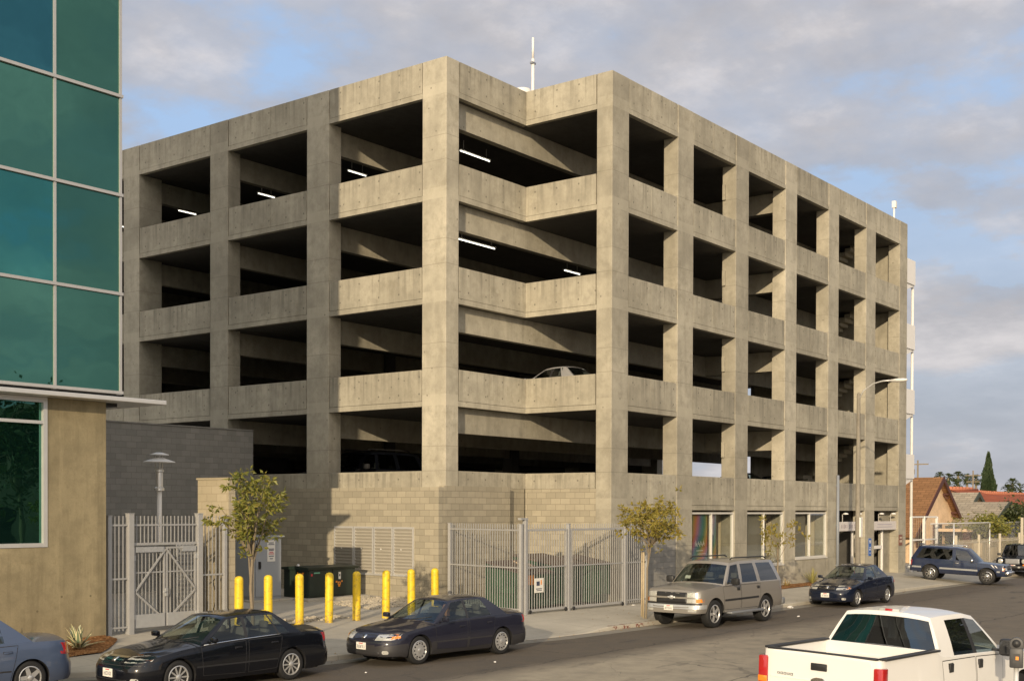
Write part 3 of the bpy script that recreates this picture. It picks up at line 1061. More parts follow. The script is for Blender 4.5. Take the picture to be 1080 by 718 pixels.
# yellow post and red-capped white extinguisher inside the first entrance
b = MB(); b.lathe([(.08, 0), (.08, 1.25), (.05, 1.3), (.001, 1.31)], 12)
tag(b.build('guard_post', M['yellow'], origin=(54.25, YB + .75, G(54, 22.4)), smooth=40), 'yellow guard post standing inside the first shop entrance', 'post')
root = thing('traffic_cone', 'small red and white cone standing in the first shop entrance', 'traffic cone', (56.1, YB + .3, G(56, 22.4)))
b = MB(); b.box(-.16, .16, -.16, .16, 0, .03, .005); b.lathe([(.13, .03), (.09, .3)], 14); b.build('base', mat_simple('cone red', (.6, .08, .03), .6), root)
b = MB(); b.lathe([(.089, .301), (.085, .45), (.105, .5), (.09, .62), (.03, .68), (.001, .68)], 14); b.build('reflective_band', M['white_paint'], root)

# ------------------------------------------------------------------ back wall across the yard
root = thing('yard_wall', 'tall grey concrete block wall in shade behind the gate', 'wall', (20, 35.4, .4))
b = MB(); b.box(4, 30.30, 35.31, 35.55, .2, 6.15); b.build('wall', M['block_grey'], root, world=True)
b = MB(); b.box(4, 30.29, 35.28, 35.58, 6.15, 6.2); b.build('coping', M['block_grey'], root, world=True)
root = thing('pier_wall', 'low tan block wall catching sun at the right side of the gate', 'wall', (20.95, 26, .3))
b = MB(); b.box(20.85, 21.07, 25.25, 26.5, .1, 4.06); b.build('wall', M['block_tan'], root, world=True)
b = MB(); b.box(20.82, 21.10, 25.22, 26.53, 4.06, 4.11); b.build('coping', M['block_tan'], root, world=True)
# ------------------------------------------------------------------ glass building on the left
GY, GX, CX = 25.1, 17.53, 17.1
gb = thing('glass_building', 'office building of teal glass panels over a tan cement base', 'office building', (8, 33, 0))


def mat_teal(name, tint, body, sheen=.0):
    t = NT(name)
    p = t.pos()
    g = t.n('ShaderNodeBsdfGlossy')
    n = t.noise(p, .5, 4)
    hs = t.n('ShaderNodeHueSaturation')
    t.l(t.mix(n, tuple(q * .88 for q in tint), tuple(q * 1.12 for q in tint)), hs.inputs['Color'])
    t.l(t.math('MULTIPLY_ADD', t.n('ShaderNodeObjectInfo').outputs['Random'], .3, .85), hs.inputs['Value'])
    t.l(hs.outputs[0], g.inputs['Color'])
    g.inputs['Roughness'].default_value = .012
    t.l(t.bump(t.noise(p, .7, 2), .12, .05), g.inputs['Normal'])
    d = t.n('ShaderNodeBsdfDiffuse')
    d.inputs[0].default_value = (*body, 1)
    mx = t.n('ShaderNodeMixShader')
    mx.inputs[0].default_value = .62
    t.l(d.outputs[0], mx.inputs[1])
    t.l(g.outputs[0], mx.inputs[2])
    t.l(mx.outputs[0], t.out.inputs[0])
    return t.m


M['teal_a'] = mat_teal('teal spandrel glass', (.12, .30, .235), (.010, .046, .034))
M['teal_b'] = mat_teal('teal vision glass', (.10, .36, .33), (.008, .054, .050))
M['teal_c'] = mat_teal('deep blue green glass', (.07, .25, .31), (.006, .034, .044))
M['teal_low'] = mat_teal('green lobby glass', (.08, .22, .175), (.004, .018, .014))
H0, HS = 6.03, 2.325
NR = 7
VX = [GX - .02, 15.79, 14.05, 12.31, 10.57, 8.83, 7.09, 5.35, 3.61, 1.87, .13, -1.61, -3.35]
b = MB(); b.box(-12, GX - .03, GY + .14, 40, 5.7, 21.45); b.build('core', M['plastic'], gb, world=True)
for r_ in range(NR):
    for c_ in range(len(VX) - 1):
        x1, x0 = VX[c_], VX[c_ + 1]
        b = MB()
        z0, z1 = H0 + r_ * HS, min(21.4, H0 + (r_ + 1) * HS)
        b.box(x0 + .035, x1 - .035, GY + .035, GY + .06, z0 + .04, z1 - .04)
        mm = M['teal_a'] if c_ % 2 == 0 or r_ % 2 == 0 else M['teal_b']
        if c_ == 1 and r_ == 3: mm = M['teal_c']
        b.build('glass_panel', mm, gb, world=True)
b = MB()
for x in VX: b.box(x - .03, x + .03, GY, GY + .12, H0 - .05, 21.3)
b.box(GX - .055, GX + .0, GY + .125, GY + .2, H0 - .05, 21.3)
b.build('vertical_mullion', M['mullion'], gb, world=True)
b = MB()
for r_ in range(NR + 1): b.box(-12, GX + .03, GY - .03, GY + .119, H0 + r_ * HS - .035, H0 + r_ * HS + .035)
b.build('horizontal_mullion', M['mullion'], gb, world=True)
b = MB()
for r_ in range(NR - 1):
    for k in range(6): b.box(GX + .0, GX + .025, 25.35 + k * 2.4, 25.35 + k * 2.4 + 2.33, H0 + r_ * HS + .04, H0 + (r_ + 1) * HS - .04)
b.build('side_glazing', M['teal_a'], gb, world=True)
b = MB(); b.box(-12, 18.42, GY - .52, GY + 3.4, 5.78, 5.88, .012); b.build('canopy', M['alu'], gb, world=True)
b = MB()
WX = 15.59
b.box(WX, CX, GY, 40, -.1, 5.775); b.box(-12, WX, GY + .0, GY + .4, -.1, 2.42)
b.build('cement_wall', M['cement'], gb, world=True)
b = MB()
for x0, x1 in ((WX - .10, WX - .002), (12.1, 12.2), (8.7, 8.8), (5.3, 5.4)): b.box(x0, x1, GY - .012, GY + .2, 2.43, 5.77)
for z0, z1 in ((2.43, 2.52), (5.18, 5.25), (5.66, 5.77)):
    for x0, x1 in ((12.2, WX - .10), (8.8, 12.1), (5.4, 8.7)): b.box(x0, x1, GY - .01, GY + .19, z0, z1)
wf = b.build('lobby_window', M['alu'], gb, world=True)
for x0, x1 in ((12.2, WX - .10), (8.8, 12.1), (5.4, 8.7)):
    for z0, z1 in ((2.52, 5.18), (5.25, 5.66)):
        b = MB(); b.box(x0, x1, GY + .08, GY + .1, z0, z1); b.build('pane', M['teal_low'], wf)
b = MB(); b.box(-12, 5.3, GY + .02, GY + .3, 2.43, 5.77); b.box(-12, CX, 39.6, 40, 2.4, 5.77); b.build('rear_wall', M['cement'], gb, world=True)

# ------------------------------------------------------------------ fences and gates
FY = 25.25


def pickets(b, P, Q, z0, z1, step=.125, w=.0095, skip=0):
    P, Q = Vector(P), Vector(Q)
    n = max(1, int((Q - P).length / step))
    for i in range(1, n):
        p = P.lerp(Q, i / n)
        g0 = z0 if not callable(z0) else z0(p.x, p.y)
        b.box(p.x - w, p.x + w, p.y - w, p.y + w, g0, z1)


def rail(b, P, Q, h=.02, d=.02):
    P, Q = Vector(P), Vector(Q)
    dr = (Q - P)
    a = math.atan2(dr.y, dr.x)
    b.rbox((P + Q) / 2, (dr.length, 2 * d, 2 * h), (0, -math.atan2(dr.z, math.hypot(dr.x, dr.y)), a))


def post(parent, name, x, y, z0, z1, s=.05, mt=None):
    b = MB()
    b.box(x - s, x + s, y - s, y + s, z0, z1, .006)
    b.box(x - s - .008, x + s + .008, y - s - .008, y + s + .008, z1, z1 + .015)
    return b.build(name, mt or M['fence'], parent, world=True)


FT = 3.12
root = thing('yard_fence', 'grey picket fence panels flanking the double gate beside the cement wall', 'fence', (19, FY, .3))
for x_, s_ in ((17.28, .05), (17.86, .075), (19.90, .075), (20.72, .05)):
    post(root, 'post', x_, FY, G(x_, FY) - .05, FT + (.0 if s_ < .06 else .05), s_)
for x0, x1 in ((17.33, 17.78), (19.98, 20.67)):
    b = MB()
    pickets(b, (x0, FY, 0), (x1, FY, 0), .38, FT, .105)
    for z_ in (.46, 1.62, 2.9): rail(b, (x0, FY, z_), (x1, FY, z_))
    b.build('picket_panel', M['fence'], root, world=True)
b = MB(); pickets(b, (17.94, FY, 0), (19.82, FY, 0), 2.42, FT, .105); rail(b, (17.94, FY, 2.44), (19.82, FY, 2.44), .03, .03); rail(b, (17.94, FY, 2.9), (19.82, FY, 2.9))
b.build('picket_panel', M['fence'], root, world=True)
root = thing('double_gate', 'grey double gate with crossed diagonal braces and kick plates', 'gate', (18.88, FY, .3))
for s_, xa, xb in ((1, 17.96, 18.865), (-1, 19.80, 18.895)):
    lo, hi = min(xa, xb), max(xa, xb)
    b = MB()
    for x_ in (lo + .022, hi - .022): b.box(x_ - .022, x_ + .022, FY - .022, FY + .022, .42, 2.36)
    for z_ in (.44, 2.34): b.box(lo + .044, hi - .044, FY - .022, FY + .022, z_ - .022, z_ + .022)
    lf = b.build('gate_leaf', M['fence'], root, world=True)
    b = MB(); pickets(b, (lo + .03, FY, 0), (hi - .03, FY, 0), .46, 2.32, .1, .008); rail(b, (lo + .04, FY, 1.75), (hi - .04, FY, 1.75), .015, .015); b.build('pickets', M['fence'], lf)
    b = MB()
    rail(b, (xb, FY - .03, 2.3), (xa + s_ * .04, FY - .03, 1.3), .022, .012)
    rail(b, (xa + s_ * .04, FY - .03, 1.27), (xb - s_ * .2, FY - .03, .72), .022, .012)
    b.build('brace', M['fence'], lf)
    b = MB(); b.box(lo + .03, hi - .03, FY - .04, FY - .024, .42, .74); b.build('kick_plate', M['steel'], lf)
    b = MB(); b.box(xa - .03 + (0 if s_ > 0 else .0), xa + .03, FY - .05, FY - .023, .62, .74); b.box(xa - .03, xa + .03, FY - .05, FY - .023, 2.05, 2.17); b.build('hinge', M['steel'], lf)
for xa, xb in ((18.0, 18.8), (19.35, 19.78)):
    b = MB(); b.box(xa, xb, FY - .05, FY - .03, 2.24, 2.37); b.build('header_plate', M['steel'], root, world=True)
b = MB(); b.box(18.84, 18.92, FY - .07, FY - .025, 1.15, 1.34, .006); b.tube([(18.86, FY - .09, 1.26), (18.74, FY - .09, 1.26)], .012, 6); b.build('lock', M['steel'], root, world=True)

# enclosure for the dumpsters at the notch
EY = lambda x: 22.24 - (x - 29.4) * .062
ET = 2.86
root = thing('dumpster_fence', 'tall pale picket fence around the dumpster corner in the notch', 'fence', (30, 24, .15))
for x_, y_ in ((29.42, EY(29.4) + .0), (34.7, EY(34.7)), (35.95, EY(35.95)), (30.12, 25.62)):
    post(root, 'post', x_, y_, G(x_, y_) - .05, ET, .05)
post(root, 'post', 29.62, EY(29.6), .1, ET + .12, .06)
b = MB(); b.box(29.35, 29.7, EY(29.5) - .06, EY(29.5) + .06, ET + .13, ET + .19); b.build('post_cap', M['fence'], root, world=True)
for P, Q in (((29.45, EY(29.4) + .05, 0), (30.1, 25.57, 0)), ((34.75, EY(34.7), 0), (35.9, EY(35.9), 0)), ((35.98, EY(35.9) + .05, 0), (36.3, 22.38, 0))):
    b = MB()
    pickets(b, P, Q, lambda x, y: G(x, y) + .06, ET, .115)
    for z_ in (.3, 1.55, 2.68): rail(b, (P[0], P[1], z_), (Q[0], Q[1], z_))
    b.build('picket_panel', M['fence'], root, world=True)
root = thing('dumpster_gate', 'pair of tall pale picket gates hiding green dumpsters', 'gate', (31.5, EY(31.5), .15))
post(root, 'post', 31.72, EY(31.72) + .02, .08, ET, .055)
for x0, x1 in ((29.7, 31.62), (31.82, 34.62)):
    b = MB()
    pickets(b, (x0, EY(x0), 0), (x1, EY(x1), 0), .27, ET, .115)
    for z_, h_ in ((.25, .035), (1.55, .02), (2.68, .03)): rail(b, (x0, EY(x0), z_), (x1, EY(x1), z_), h_, .022)
    for x_ in (x0 + .02, x1 - .02): b.box(x_ - .025, x_ + .025, EY(x_) - .025, EY(x_) + .025, .22, 2.7)
    lf = b.build('gate_leaf', M['fence'], root, world=True)
    b = MB()
    for x_ in (x0 + .1, x1 - .1): b.lathe([(.055, -.02), (.065, 0), (.055, .02)], 10, axis='Y', at=(x_, EY(x_) - .05, G(x_, EY(x_)) + .07))
    b.build('caster', M['plastic'], lf)
P = Vector((30.22, EY(30.22) - .045, 1.0))
b = MB(); b.box(-.23, .23, -.006, .006, -.22, .22, .003)
s_ = tag(b.build('notice_sign', M['plate'], origin=P), 'small white notice with black marks hung on the dumpster gate', 'sign')
b = MB(); b.rbox((-.06, -.009, .06), (.16, .004, .13)); b.rbox((.1, -.009, .09), (.05, .004, .14), mat=1); b.rbox((-.02, -.009, -.1), (.3, .004, .025)); b.rbox((0, -.009, -.15), (.26, .004, .02))
b.build('lettering', [M['ink'], M['orange']], s_)


def dumpster(name, lab, x0, x1, y0, y1, h, slope, sticker=False):
    z0 = G(x0, y0) + .12
    root = thing(name, lab, 'dumpster', ((x0 + x1) / 2, (y0 + y1) / 2, z0 - .12), group='dumpsters behind the picket gate')
    b = MB()
    b.prism([(y0 + .12, z0), (y1, z0), (y1, z0 + h), (y0, z0 + h - slope)], x0, x1, 'YZ')
    for k in range(5):
        xx = x0 + (x1 - x0) * (k + .5) / 5
        b.box(xx - .04, xx + .04, y0 - .012, y0 + .05, z0 + .25, z0 + h - slope - .12)
    b.box(x0 - .07, x0, y0 + .2, y1 - .2, z0 + .45, z0 + .65); b.box(x1, x1 + .07, y0 + .2, y1 - .2, z0 + .45, z0 + .65)
    b.build('bin_body', M['bin_green'], root, world=True)
    b = MB()
    b.prism([(y0 - .06, z0 + h - slope - .02), (y0 - .04, z0 + h - slope + .03), (y1 + .03, z0 + h + .06), (y1 + .03, z0 + h + .005)], x0 - .03, (x0 + x1) / 2 - .01, 'YZ')
    b.prism([(y0 - .06, z0 + h - slope - .02), (y0 - .04, z0 + h - slope + .03), (y1 + .03, z0 + h + .06), (y1 + .03, z0 + h + .005)], (x0 + x1) / 2 + .01, x1 + .03, 'YZ')
    b.build('lid', M['bin_lid'], root, world=True)
    for xx in (x0 + .15, x1 - .15):
        b = MB(); b.lathe([(.03, -.03), (.06, -.025), (.06, .025), (.03, .03)], 10, axis='Y', at=(xx, y0 + .3, z0 - .06)); b.lathe([(.03, -.03), (.06, -.025), (.06, .025), (.03, .03)], 10, axis='Y', at=(xx, y1 - .3, z0 - .06)); b.build('wheel', M['black'], root, world=True)
    if sticker:
        b = MB(); b.box(x0 + .25, x0 + .6, y0 - .018, y0 - .013, z0 + .7, z0 + 1.0); b.build('sticker', M['orange'], root, world=True)
    return root


dumpster('dumpster', 'dark green dumpster behind the left leaf of the picket gate, orange sticker on it', 29.95, 31.55, 22.6, 24.0, 1.35, .3, True)
dumpster('dumpster', 'green dumpster deep in the notch with its brown lid raised highest', 31.75, 33.4, 22.7, 24.3, 1.5, .25)
dumpster('dumpster', 'mid green dumpster beside the corner column behind the right gate leaf', 33.55, 34.5, 22.35, 23.6, 1.45, .2)
# cardboard on the left dumpster
b = MB(); b.rbox((30.6, 23.0, G(30.6, 22.9) + 1.36), (.7, .5, .04), (R(24), R(12), .3), mat=0); b.rbox((30.75, 22.95, G(30.6, 22.9) + 1.42), (.6, .4, .03), (R(30), R(-8), .8))
tag(recenter(b.build('cardboard', mat_simple('cardboard', (.42, .31, .2), .9)), (30.6, 23, 1.4)), 'flattened cardboard lying on the left green dumpster', 'cardboard')

# ------------------------------------------------------------------ lamp behind the gate
root = thing('path_lamp', 'white post lamp with two stacked disc hoods behind the gate', 'lamp post', (19.75, 27.0, G(19, 27)))
zt = at(168, 477, Y=27.0)
root.location.x = zt.x
h = zt.z - root.location.z
b = MB(); b.tube([(0, 0, 0), (0, 0, h - 1.0)], .065, 12); b.lathe([(.15, 0), (.15, .04), (.07, .06)], 12); b.build('post', M['white_paint'], root)
b = MB(); b.lathe([(.06, h - 1.0), (.13, h - 1.0), (.13, h - .93), (.095, h - .9), (.095, h - .52), (.12, h - .5), (.12, h - .46), (.085, h - .42), (.001, h - .42)], 16); b.build('lamp_body', M['alu'], root, smooth=35)
b = MB(); b.lathe([(.001, h - .13), (.12, h - .14), (.40, h - .24), (.41, h - .26), (.001, h - .25)], 20); b.build('hood', M['white_paint'], root, smooth=30)
b = MB(); b.lathe([(.001, h), (.08, h), (.24, h - .05), (.245, h - .07), (.001, h - .06)], 20); b.build('hood', M['white_paint'], root, smooth=30)
b = MB()
for k in range(3): b.tube([(.1 * math.cos(k * 2.1), .1 * math.sin(k * 2.1), h - .45), (.1 * math.cos(k * 2.1), .1 * math.sin(k * 2.1), h - .06)], .012, 5)
b.build('rod', M['alu'], root)
# condenser unit seen through the gate
root = thing('condenser_unit', 'grey louvred machine cabinet behind the right gate leaf', 'air conditioner', (20.2, 26.4, G(20, 26.4)))
b = MB(); b.box(-.42, .42, -.4, .4, .05, 2.05, .02); b.build('casing', M['steel'], root)
b = MB()
for k in range(16): b.box(-.36, .36, -.43, -.402, .2 + k * .11, .25 + k * .11)
b.build('louvres', M['steel_dark'], root)

# ------------------------------------------------------------------ utility cabinets
z0 = G(25.6, 29.5)
root = thing('utility_cabinet', 'tall pale grey utility cabinet with a warning notice behind the bollards', 'cabinet', (25.6, 29.6, z0))
b = MB(); b.box(25.1, 26.2, 29.2, 30.1, z0 + .02, 2.42, .015); b.box(25.04, 26.26, 29.12, 30.16, 2.42, 2.47, .008); b.build('casing', M['grey_box'], root, world=True)
b = MB(); b.box(25.14, 26.16, 29.17, 29.198, z0 + .12, 2.36, .006); b.build('door', M['grey_box'], root, world=True)
b = MB(); b.box(25.072, 25.098, 29.26, 30.04, z0 + .12, 2.36, .006); b.build('door', M['grey_box'], root, world=True)
b = MB(); b.box(25.24, 25.32, 29.13, 29.168, 1.45, 1.68, .01); b.tube([(25.28, 29.1, 1.5), (25.28, 29.1, 1.66)], .012, 6); b.build('handle', M['plastic'], root, world=True)
b = MB(); b.box(-.16, .16, -.012, 0, -.33, .33, .005)
s_ = tag(b.build('warning_notice', M['plate'], origin=(25.75, 29.168, 2.0)), 'white notice with black and red print on the grey cabinet', 'sign')
b = MB()
for zz_, ww, mi in ((.25, .2, 0), (.2, .24, 0), (.06, .22, 0), (.02, .2, 0), (-.04, .16, 1), (-.09, .22, 1), (-.16, .2, 0), (-.24, .12, 0)):
    for k in range(5): b.rbox((-ww / 2 + ww * (k + .5) / 5, -.015, zz_), (ww / 6.5, .003, .028), mat=mi)
b.build('lettering', [M['ink'], M['ink_red']], s_)
b = MB(); b.box(24.8, 26.5, 28.9, 30.4, z0 - .2, z0 + .03, .01)
tag(recenter(b.build('concrete_pad', M['walk']), (25.6, 29.6, z0)), 'low concrete pad under the grey utility cabinet', 'concrete pad')

z0 = .50
root = thing('transformer', 'dark green transformer box with orange hazard stickers beside the louvred doors', 'transformer', (28.1, 29.2, z0))
TR = root
b = MB(); b.box(27.12, 29.2, 28.5, 29.62, z0, z0 + .9, .015); b.build('tank', M['green_box'], root, world=True)
b = MB(); b.prism([(28.44, z0 + .88), (28.40, z0 + .95), (29.0, z0 + 1.0), (29.7, z0 + .95), (29.66, z0 + .88)], 27.05, 29.28, 'YZ'); b.build('lid', M['green_box'], root, world=True)
b = MB(); b.box(27.14, 28.14, 28.475, 28.498, z0 + .06, z0 + .86, .004); b.build('door', M['green_box'], root, world=True)
b = MB(); b.box(28.17, 29.18, 28.475, 28.498, z0 + .06, z0 + .86, .004); b.build('door', M['green_box'], root, world=True)


def hazard(name, pts):
    b = MB()
    for (x, y, z, ax) in pts:
        for dx, dz, s, mi in ((0, 0, .13, 0), (-.12, .05, .07, 0), (.12, .06, .06, 0), (0, -.08, .08, 0), (0, .0, .05, 1), (.05, .05, .03, 1)):
            if ax == 'Y': b.rbox((x + dx, y - (.001 if mi else 0), z + dz), (s, .004, s * .8), mat=mi)
            else: b.rbox((x - (.001 if mi else 0), y + dx, z + dz), (.004, s, s * .8), mat=mi)
    return b


for pt_ in ((28.45, 28.472, z0 + .42, 'Y'), (27.117, 28.85, z0 + .72, 'X')):
    hazard('s', [pt_]).build('hazard_sticker', [M['orange'], M['ink']], root, world=True)
b = MB(); b.box(28.42, 28.52, 28.47, 28.474, z0 + .55, z0 + .78, mat=0); b.rbox((28.47, 28.469, z0 + .68), (.05, .003, .07), mat=1)
b.build('label_plate', [M['plate'], M['ink']], root, world=True)
b = MB(); b.box(27.35, 27.6, 28.47, 28.474, z0 + .76, z0 + .8); b.build('name_label', mat_simple('green label', (.15, .4, .27), .5), root, world=True)
b = MB(); b.rbox((27.25, 28.471, z0 + .72), (.07, .004, .07)); b.build('red_mark', M['ink_red'], root, world=True)
b = MB(); b.lathe([(.05, 0), (.06, .05), (.001, .09)], 10, at=(27.12, 28.95, z0 + .98)); b.build('cap', M['alu'], root, world=True)
b = MB(); b.box(26.75, 29.5, 28.1, 29.68, .1, z0 - .002, .012)
TP = tag(recenter(b.build('concrete_pad', M['walk']), (28.1, 29, .4)), 'raised concrete pad under the dark green transformer', 'concrete pad')

TR.location += Vector((-.35, .1, 0)); TP.location += Vector((-.35, .1, 0))
# gravel by the louvred doors
b = MB()
for i in range(1500):
    x = rnd.uniform(26.6, 29.7); y = rnd.uniform(26.0, 28.0) - (29.7 - x) * .12
    if rnd.random() < .12: x, y = rnd.uniform(22.6, 24.6), rnd.uniform(24.6, 25.2)
    s = rnd.uniform(.03, .075)
    bb = bmesh.new()
    bmesh.ops.create_icosphere(bb, subdivisions=1, radius=s)
    for v in bb.verts: v.co *= rnd.uniform(.75, 1.1)
    b.merge(bb, Matrix.Translation((x, y, G(x, y) + s * .3)) @ Matrix.Rotation(rnd.uniform(0, 6), 4, 'Z') @ Matrix.Diagonal((1, rnd.uniform(.6, 1), .6, 1)))
tag(b.build('gravel', M['gravel']), kind='stuff')

# ------------------------------------------------------------------ bollards
bcols = [252, 283, 316, 347, 376, 407, 434, 459]
blab = ['leftmost yellow bollard, in front of the grey cabinet beside the thin tree trunk', 'second yellow bollard from the left, between the tree trunk and the transformer', 'third yellow bollard from the left, in front of the transformer corner', 'fourth yellow bollard from the left, in front of the transformer doors', 'fifth yellow bollard from the left, before the right end of the transformer', 'sixth yellow bollard from the left, in front of the louvred doors', 'seventh yellow bollard, before the block wall right of the louvred doors', 'rightmost yellow bollard beside the dumpster fence']
first = None
for u, lab in zip(bcols, blab):
    Y = 24.1
    for _ in range(8): X = at(u, 600, Y=Y).x; Y = 24.35 - .09 * (X - 22)
    if first is None:
        first = thing('bollard', lab, 'bollard', (X, Y, G(X, Y)), group='yellow bollards in a row')
        b = MB(); b.lathe([(.112, -.1), (.112, 1.24)], 20); b.build('pipe', M['yellow'], first, smooth=40)
        b = MB(); b.lathe([(.112, 1.2402), (.108, 1.285), (.085, 1.325), (.045, 1.347), (.001, 1.352)], 20); b.build('cap', M['yellow'], first, smooth=60)
    else:
        o = copy_tree(first)
        o.location = (X, Y, G(X, Y)); o['label'] = lab; o.rotation_euler = (rnd.uniform(-.008, .008), rnd.uniform(-.008, .008), rnd.uniform(0, 6))

# ------------------------------------------------------------------ street trees
M['leaf_a'] = mat_leaf('olive leaf', (.12, .145, .028), (.22, .225, .042), (.32, .26, .055))
M['leaf_b'] = mat_leaf('golden leaf', (.19, .18, .032), (.31, .26, .045), (.36, .25, .055))
M['leaf_g'] = mat_leaf('dark green leaf', (.035, .055, .018), (.06, .085, .025), (.10, .10, .03))
M['leaf_c'] = mat_leaf('cypress leaf', (.022, .042, .018), (.035, .06, .024), (.05, .07, .03), .1)


def leaf(b, p, d, ln, wd):
    d = d.normalized()
    s = d.cross(Vector((rnd.uniform(-1, 1), rnd.uniform(-1, 1), rnd.uniform(-.2, 1)))).normalized()
    n = d.cross(s)
    q = [p, p + d * ln * .45 + s * wd + n * wd * .3, p + d * ln - n * ln * .12, p + d * ln * .45 - s * wd + n * wd * .3]
    v = [b.bm.verts.new(x) for x in q]
    b.bm.faces.new((v[0], v[1], v[2])); b.bm.faces.new((v[0], v[2], v[3]))


def tree(label, loc, h0, cr, nbr, nleaf, lm, ln, lean=(0, 0), seed=1, trunk_r=.035, center_z=None, rad=(1, 1, 1), stake=None, droop=.35, multi=False, skip=None):
    global rnd
    keep, rnd = rnd, random.Random(seed)
    root = thing('street_tree', label, 'tree', loc, group='young street trees')
    b = MB()
    top = Vector((lean[0], lean[1], h0))
    tp = [Vector((0, 0, -.1)), Vector((lean[0] * .2 + .02, lean[1] * .2, h0 * .35)), Vector((lean[0] * .5 - .03, lean[1] * .5 + .02, h0 * .7)), top]
    b.tube(tp, [trunk_r * 1.25, trunk_r, trunk_r * .9, trunk_r * .75], 8)
    C = Vector((lean[0], lean[1], center_z))
    ends = []
    for i in range(nbr):
        th = i * 2.4 + rnd.uniform(-.4, .4)
        ph = rnd.uniform(-.55, 1.25)
        rr = rnd.uniform(.62, 1.0)
        e = C + Vector((math.cos(th) * math.cos(ph) * rad[0], math.sin(th) * math.cos(ph) * rad[1], math.sin(ph) * rad[2])) * rr
        st = top if rnd.random() < .7 else tp[2].lerp(top, rnd.random())
        mid = st.lerp(e, .5) + Vector((0, 0, .12)) + Vector((rnd.uniform(-.1, .1), rnd.uniform(-.1, .1), 0))
        b.tube([st, mid, e], [trunk_r * .55, trunk_r * .35, trunk_r * .12], 5)
        ends.append((st, mid, e))
    b.build('trunk', M['bark'], root, smooth=50)
    b = MB()
    if multi: pass
    per = nleaf // nbr
    for st, mid, e in ends:
        k = 0
        while k < per:                          # tufts of leaves round twig ends, with gaps between them
            t_ = rnd.random() ** .35
            q = (st.lerp(mid, t_ * 2) if t_ < .5 else mid.lerp(e, t_ * 2 - 1))
            sp = .17 * (rad[0] + rad[2]) / 2
            q = q + Vector((rnd.gauss(0, sp), rnd.gauss(0, sp), rnd.gauss(0, sp * .8)))
            size = rnd.uniform(.75, 1.2)
            for _ in range(rnd.randint(6, 14)):
                k += 1
                d = Vector((rnd.gauss(0, 1), rnd.gauss(0, 1), rnd.gauss(.1, .7) - droop)).normalized()
                leaf(b, q + d * .03, d, ln * size * rnd.uniform(.55, 1.3), ln * size * rnd.uniform(.15, .25))
    b.build('crown', lm, root)
    if stake:
        b = MB()
        for dx, dy in stake: b.tube([(dx, dy, -.1), (dx, dy, 2.0)], .028, 8)
        b.build('stake', M['wood'], root)
        b = MB()
        for dx, dy in stake: b.tube([(dx, dy, 1.7), (0, 0, 1.72)], .01, 5)
        b.build('tie', M['black'], root)
    rnd = keep
    return root


P = at(266, 640, Y=21.4)
tree('young olive green tree with forked trunk rising behind the black sedan', (P.x, 21.4, G(P.x, 21.4)), 2.1, 1, 15, 1250, M['leaf_a'], .16, (-.0, 0), 5, .042, 3.28, (.80, .72, .80), droop=.6, stake=[(.07, .06)])
tree('golden leaved tree tied to a stake in front of the dumpster gate', (32.0, 19.45, G(32, 19.45)), 2.15, 1, 19, 1900, M['leaf_b'], .15, (.2, -.05), 8, .03, 2.98, (1.28, 1.1, .72), stake=[(.02, .09), (.34, .35)], droop=.1)
P = at(821, 600, Y=19.5)
tree('sparse young tree with few leaves behind the beige suv', (P.x, 19.5, G(P.x, 19.5)), 2.0, 1, 12, 300, M['leaf_b'], .15, (0, 0), 12, .022, 2.45, (1.15, 1.0, .75), stake=[(.05, .05)], droop=.1)


def spiky(label, loc, n, ln, mats, seed, wd=.05, spread=1.0, name='agave', cat='agave'):
    r2 = random.Random(seed)
    root = thing(name, label, cat, loc)
    b = MB()
    for i in range(n):
        th = i * 2.4 + r2.uniform(-.2, .2)
        el = R(r2.uniform(18, 82)) if spread > .9 else R(r2.uniform(40, 86))
        L_ = ln * r2.uniform(.7, 1.1)
        d = Vector((math.cos(th), math.sin(th), 0))
        s = Vector((-math.sin(th), math.cos(th), 0))
        prev = None
        for k in range(6):
            t_ = k / 5
            p = d * (L_ * t_ * math.cos(el)) + Vector((0, 0, L_ * (t_ * math.sin(el) - t_ * t_ * .22 * math.cos(el))))
            ww = wd * (1 - t_) ** .6 * (.6 + .8 * min(1, t_ * 3)) if k < 5 else 0.001
            cup = Vector((0, 0, ww * .5))
            row = [b.bm.verts.new(p + s * ww + cup), b.bm.verts.new(p + s * ww * .55), b.bm.verts.new(p), b.bm.verts.new(p - s * ww * .55), b.bm.verts.new(p - s * ww + cup)]
            if prev:
                for q in range(4):
                    f = b.bm.faces.new((prev[q], prev[q + 1], row[q + 1], row[q]))
                    f.material_index = 1 if q in (0, 3) and len(mats) > 1 else 0
            prev = row
    b.build('leaves', mats, root, smooth=50)
    return root


ag1 = mat_simple('agave green', (.16, .21, .12), .5); ag2 = mat_simple('agave cream edge', (.62, .56, .33), .5)
spiky('variegated agave with cream edged blades in the mulch bed', (15.62, 23.95, G(15.6, 23.95)), 22, .62, [ag1, ag2], 3, .055)
spiky('reddish spiky plant by the cement wall behind the blue car', (14.2, 24.75, G(14.2, 24.6)), 30, .62, [mat_simple('red flax', (.2, .09, .045), .5)], 4, .02, .5, 'spiky_plant', 'plant')
spiky('tuft of yellow green grass at the foot of the wall beyond the third window', (49.8, 21.95, G(49.8, 21.95)), 60, .75, [mat_simple('dry grass a', (.24, .22, .06), .6)], 6, .012, .5, 'grass_tuft', 'plant')
spiky('low dry weeds between the windows behind the beige suv', (47.2, 21.95, G(47.2, 21.95)), 40, .4, [mat_simple('dry grass b', (.28, .2, .07), .6)], 7, .012, .95, 'grass_tuft', 'plant')

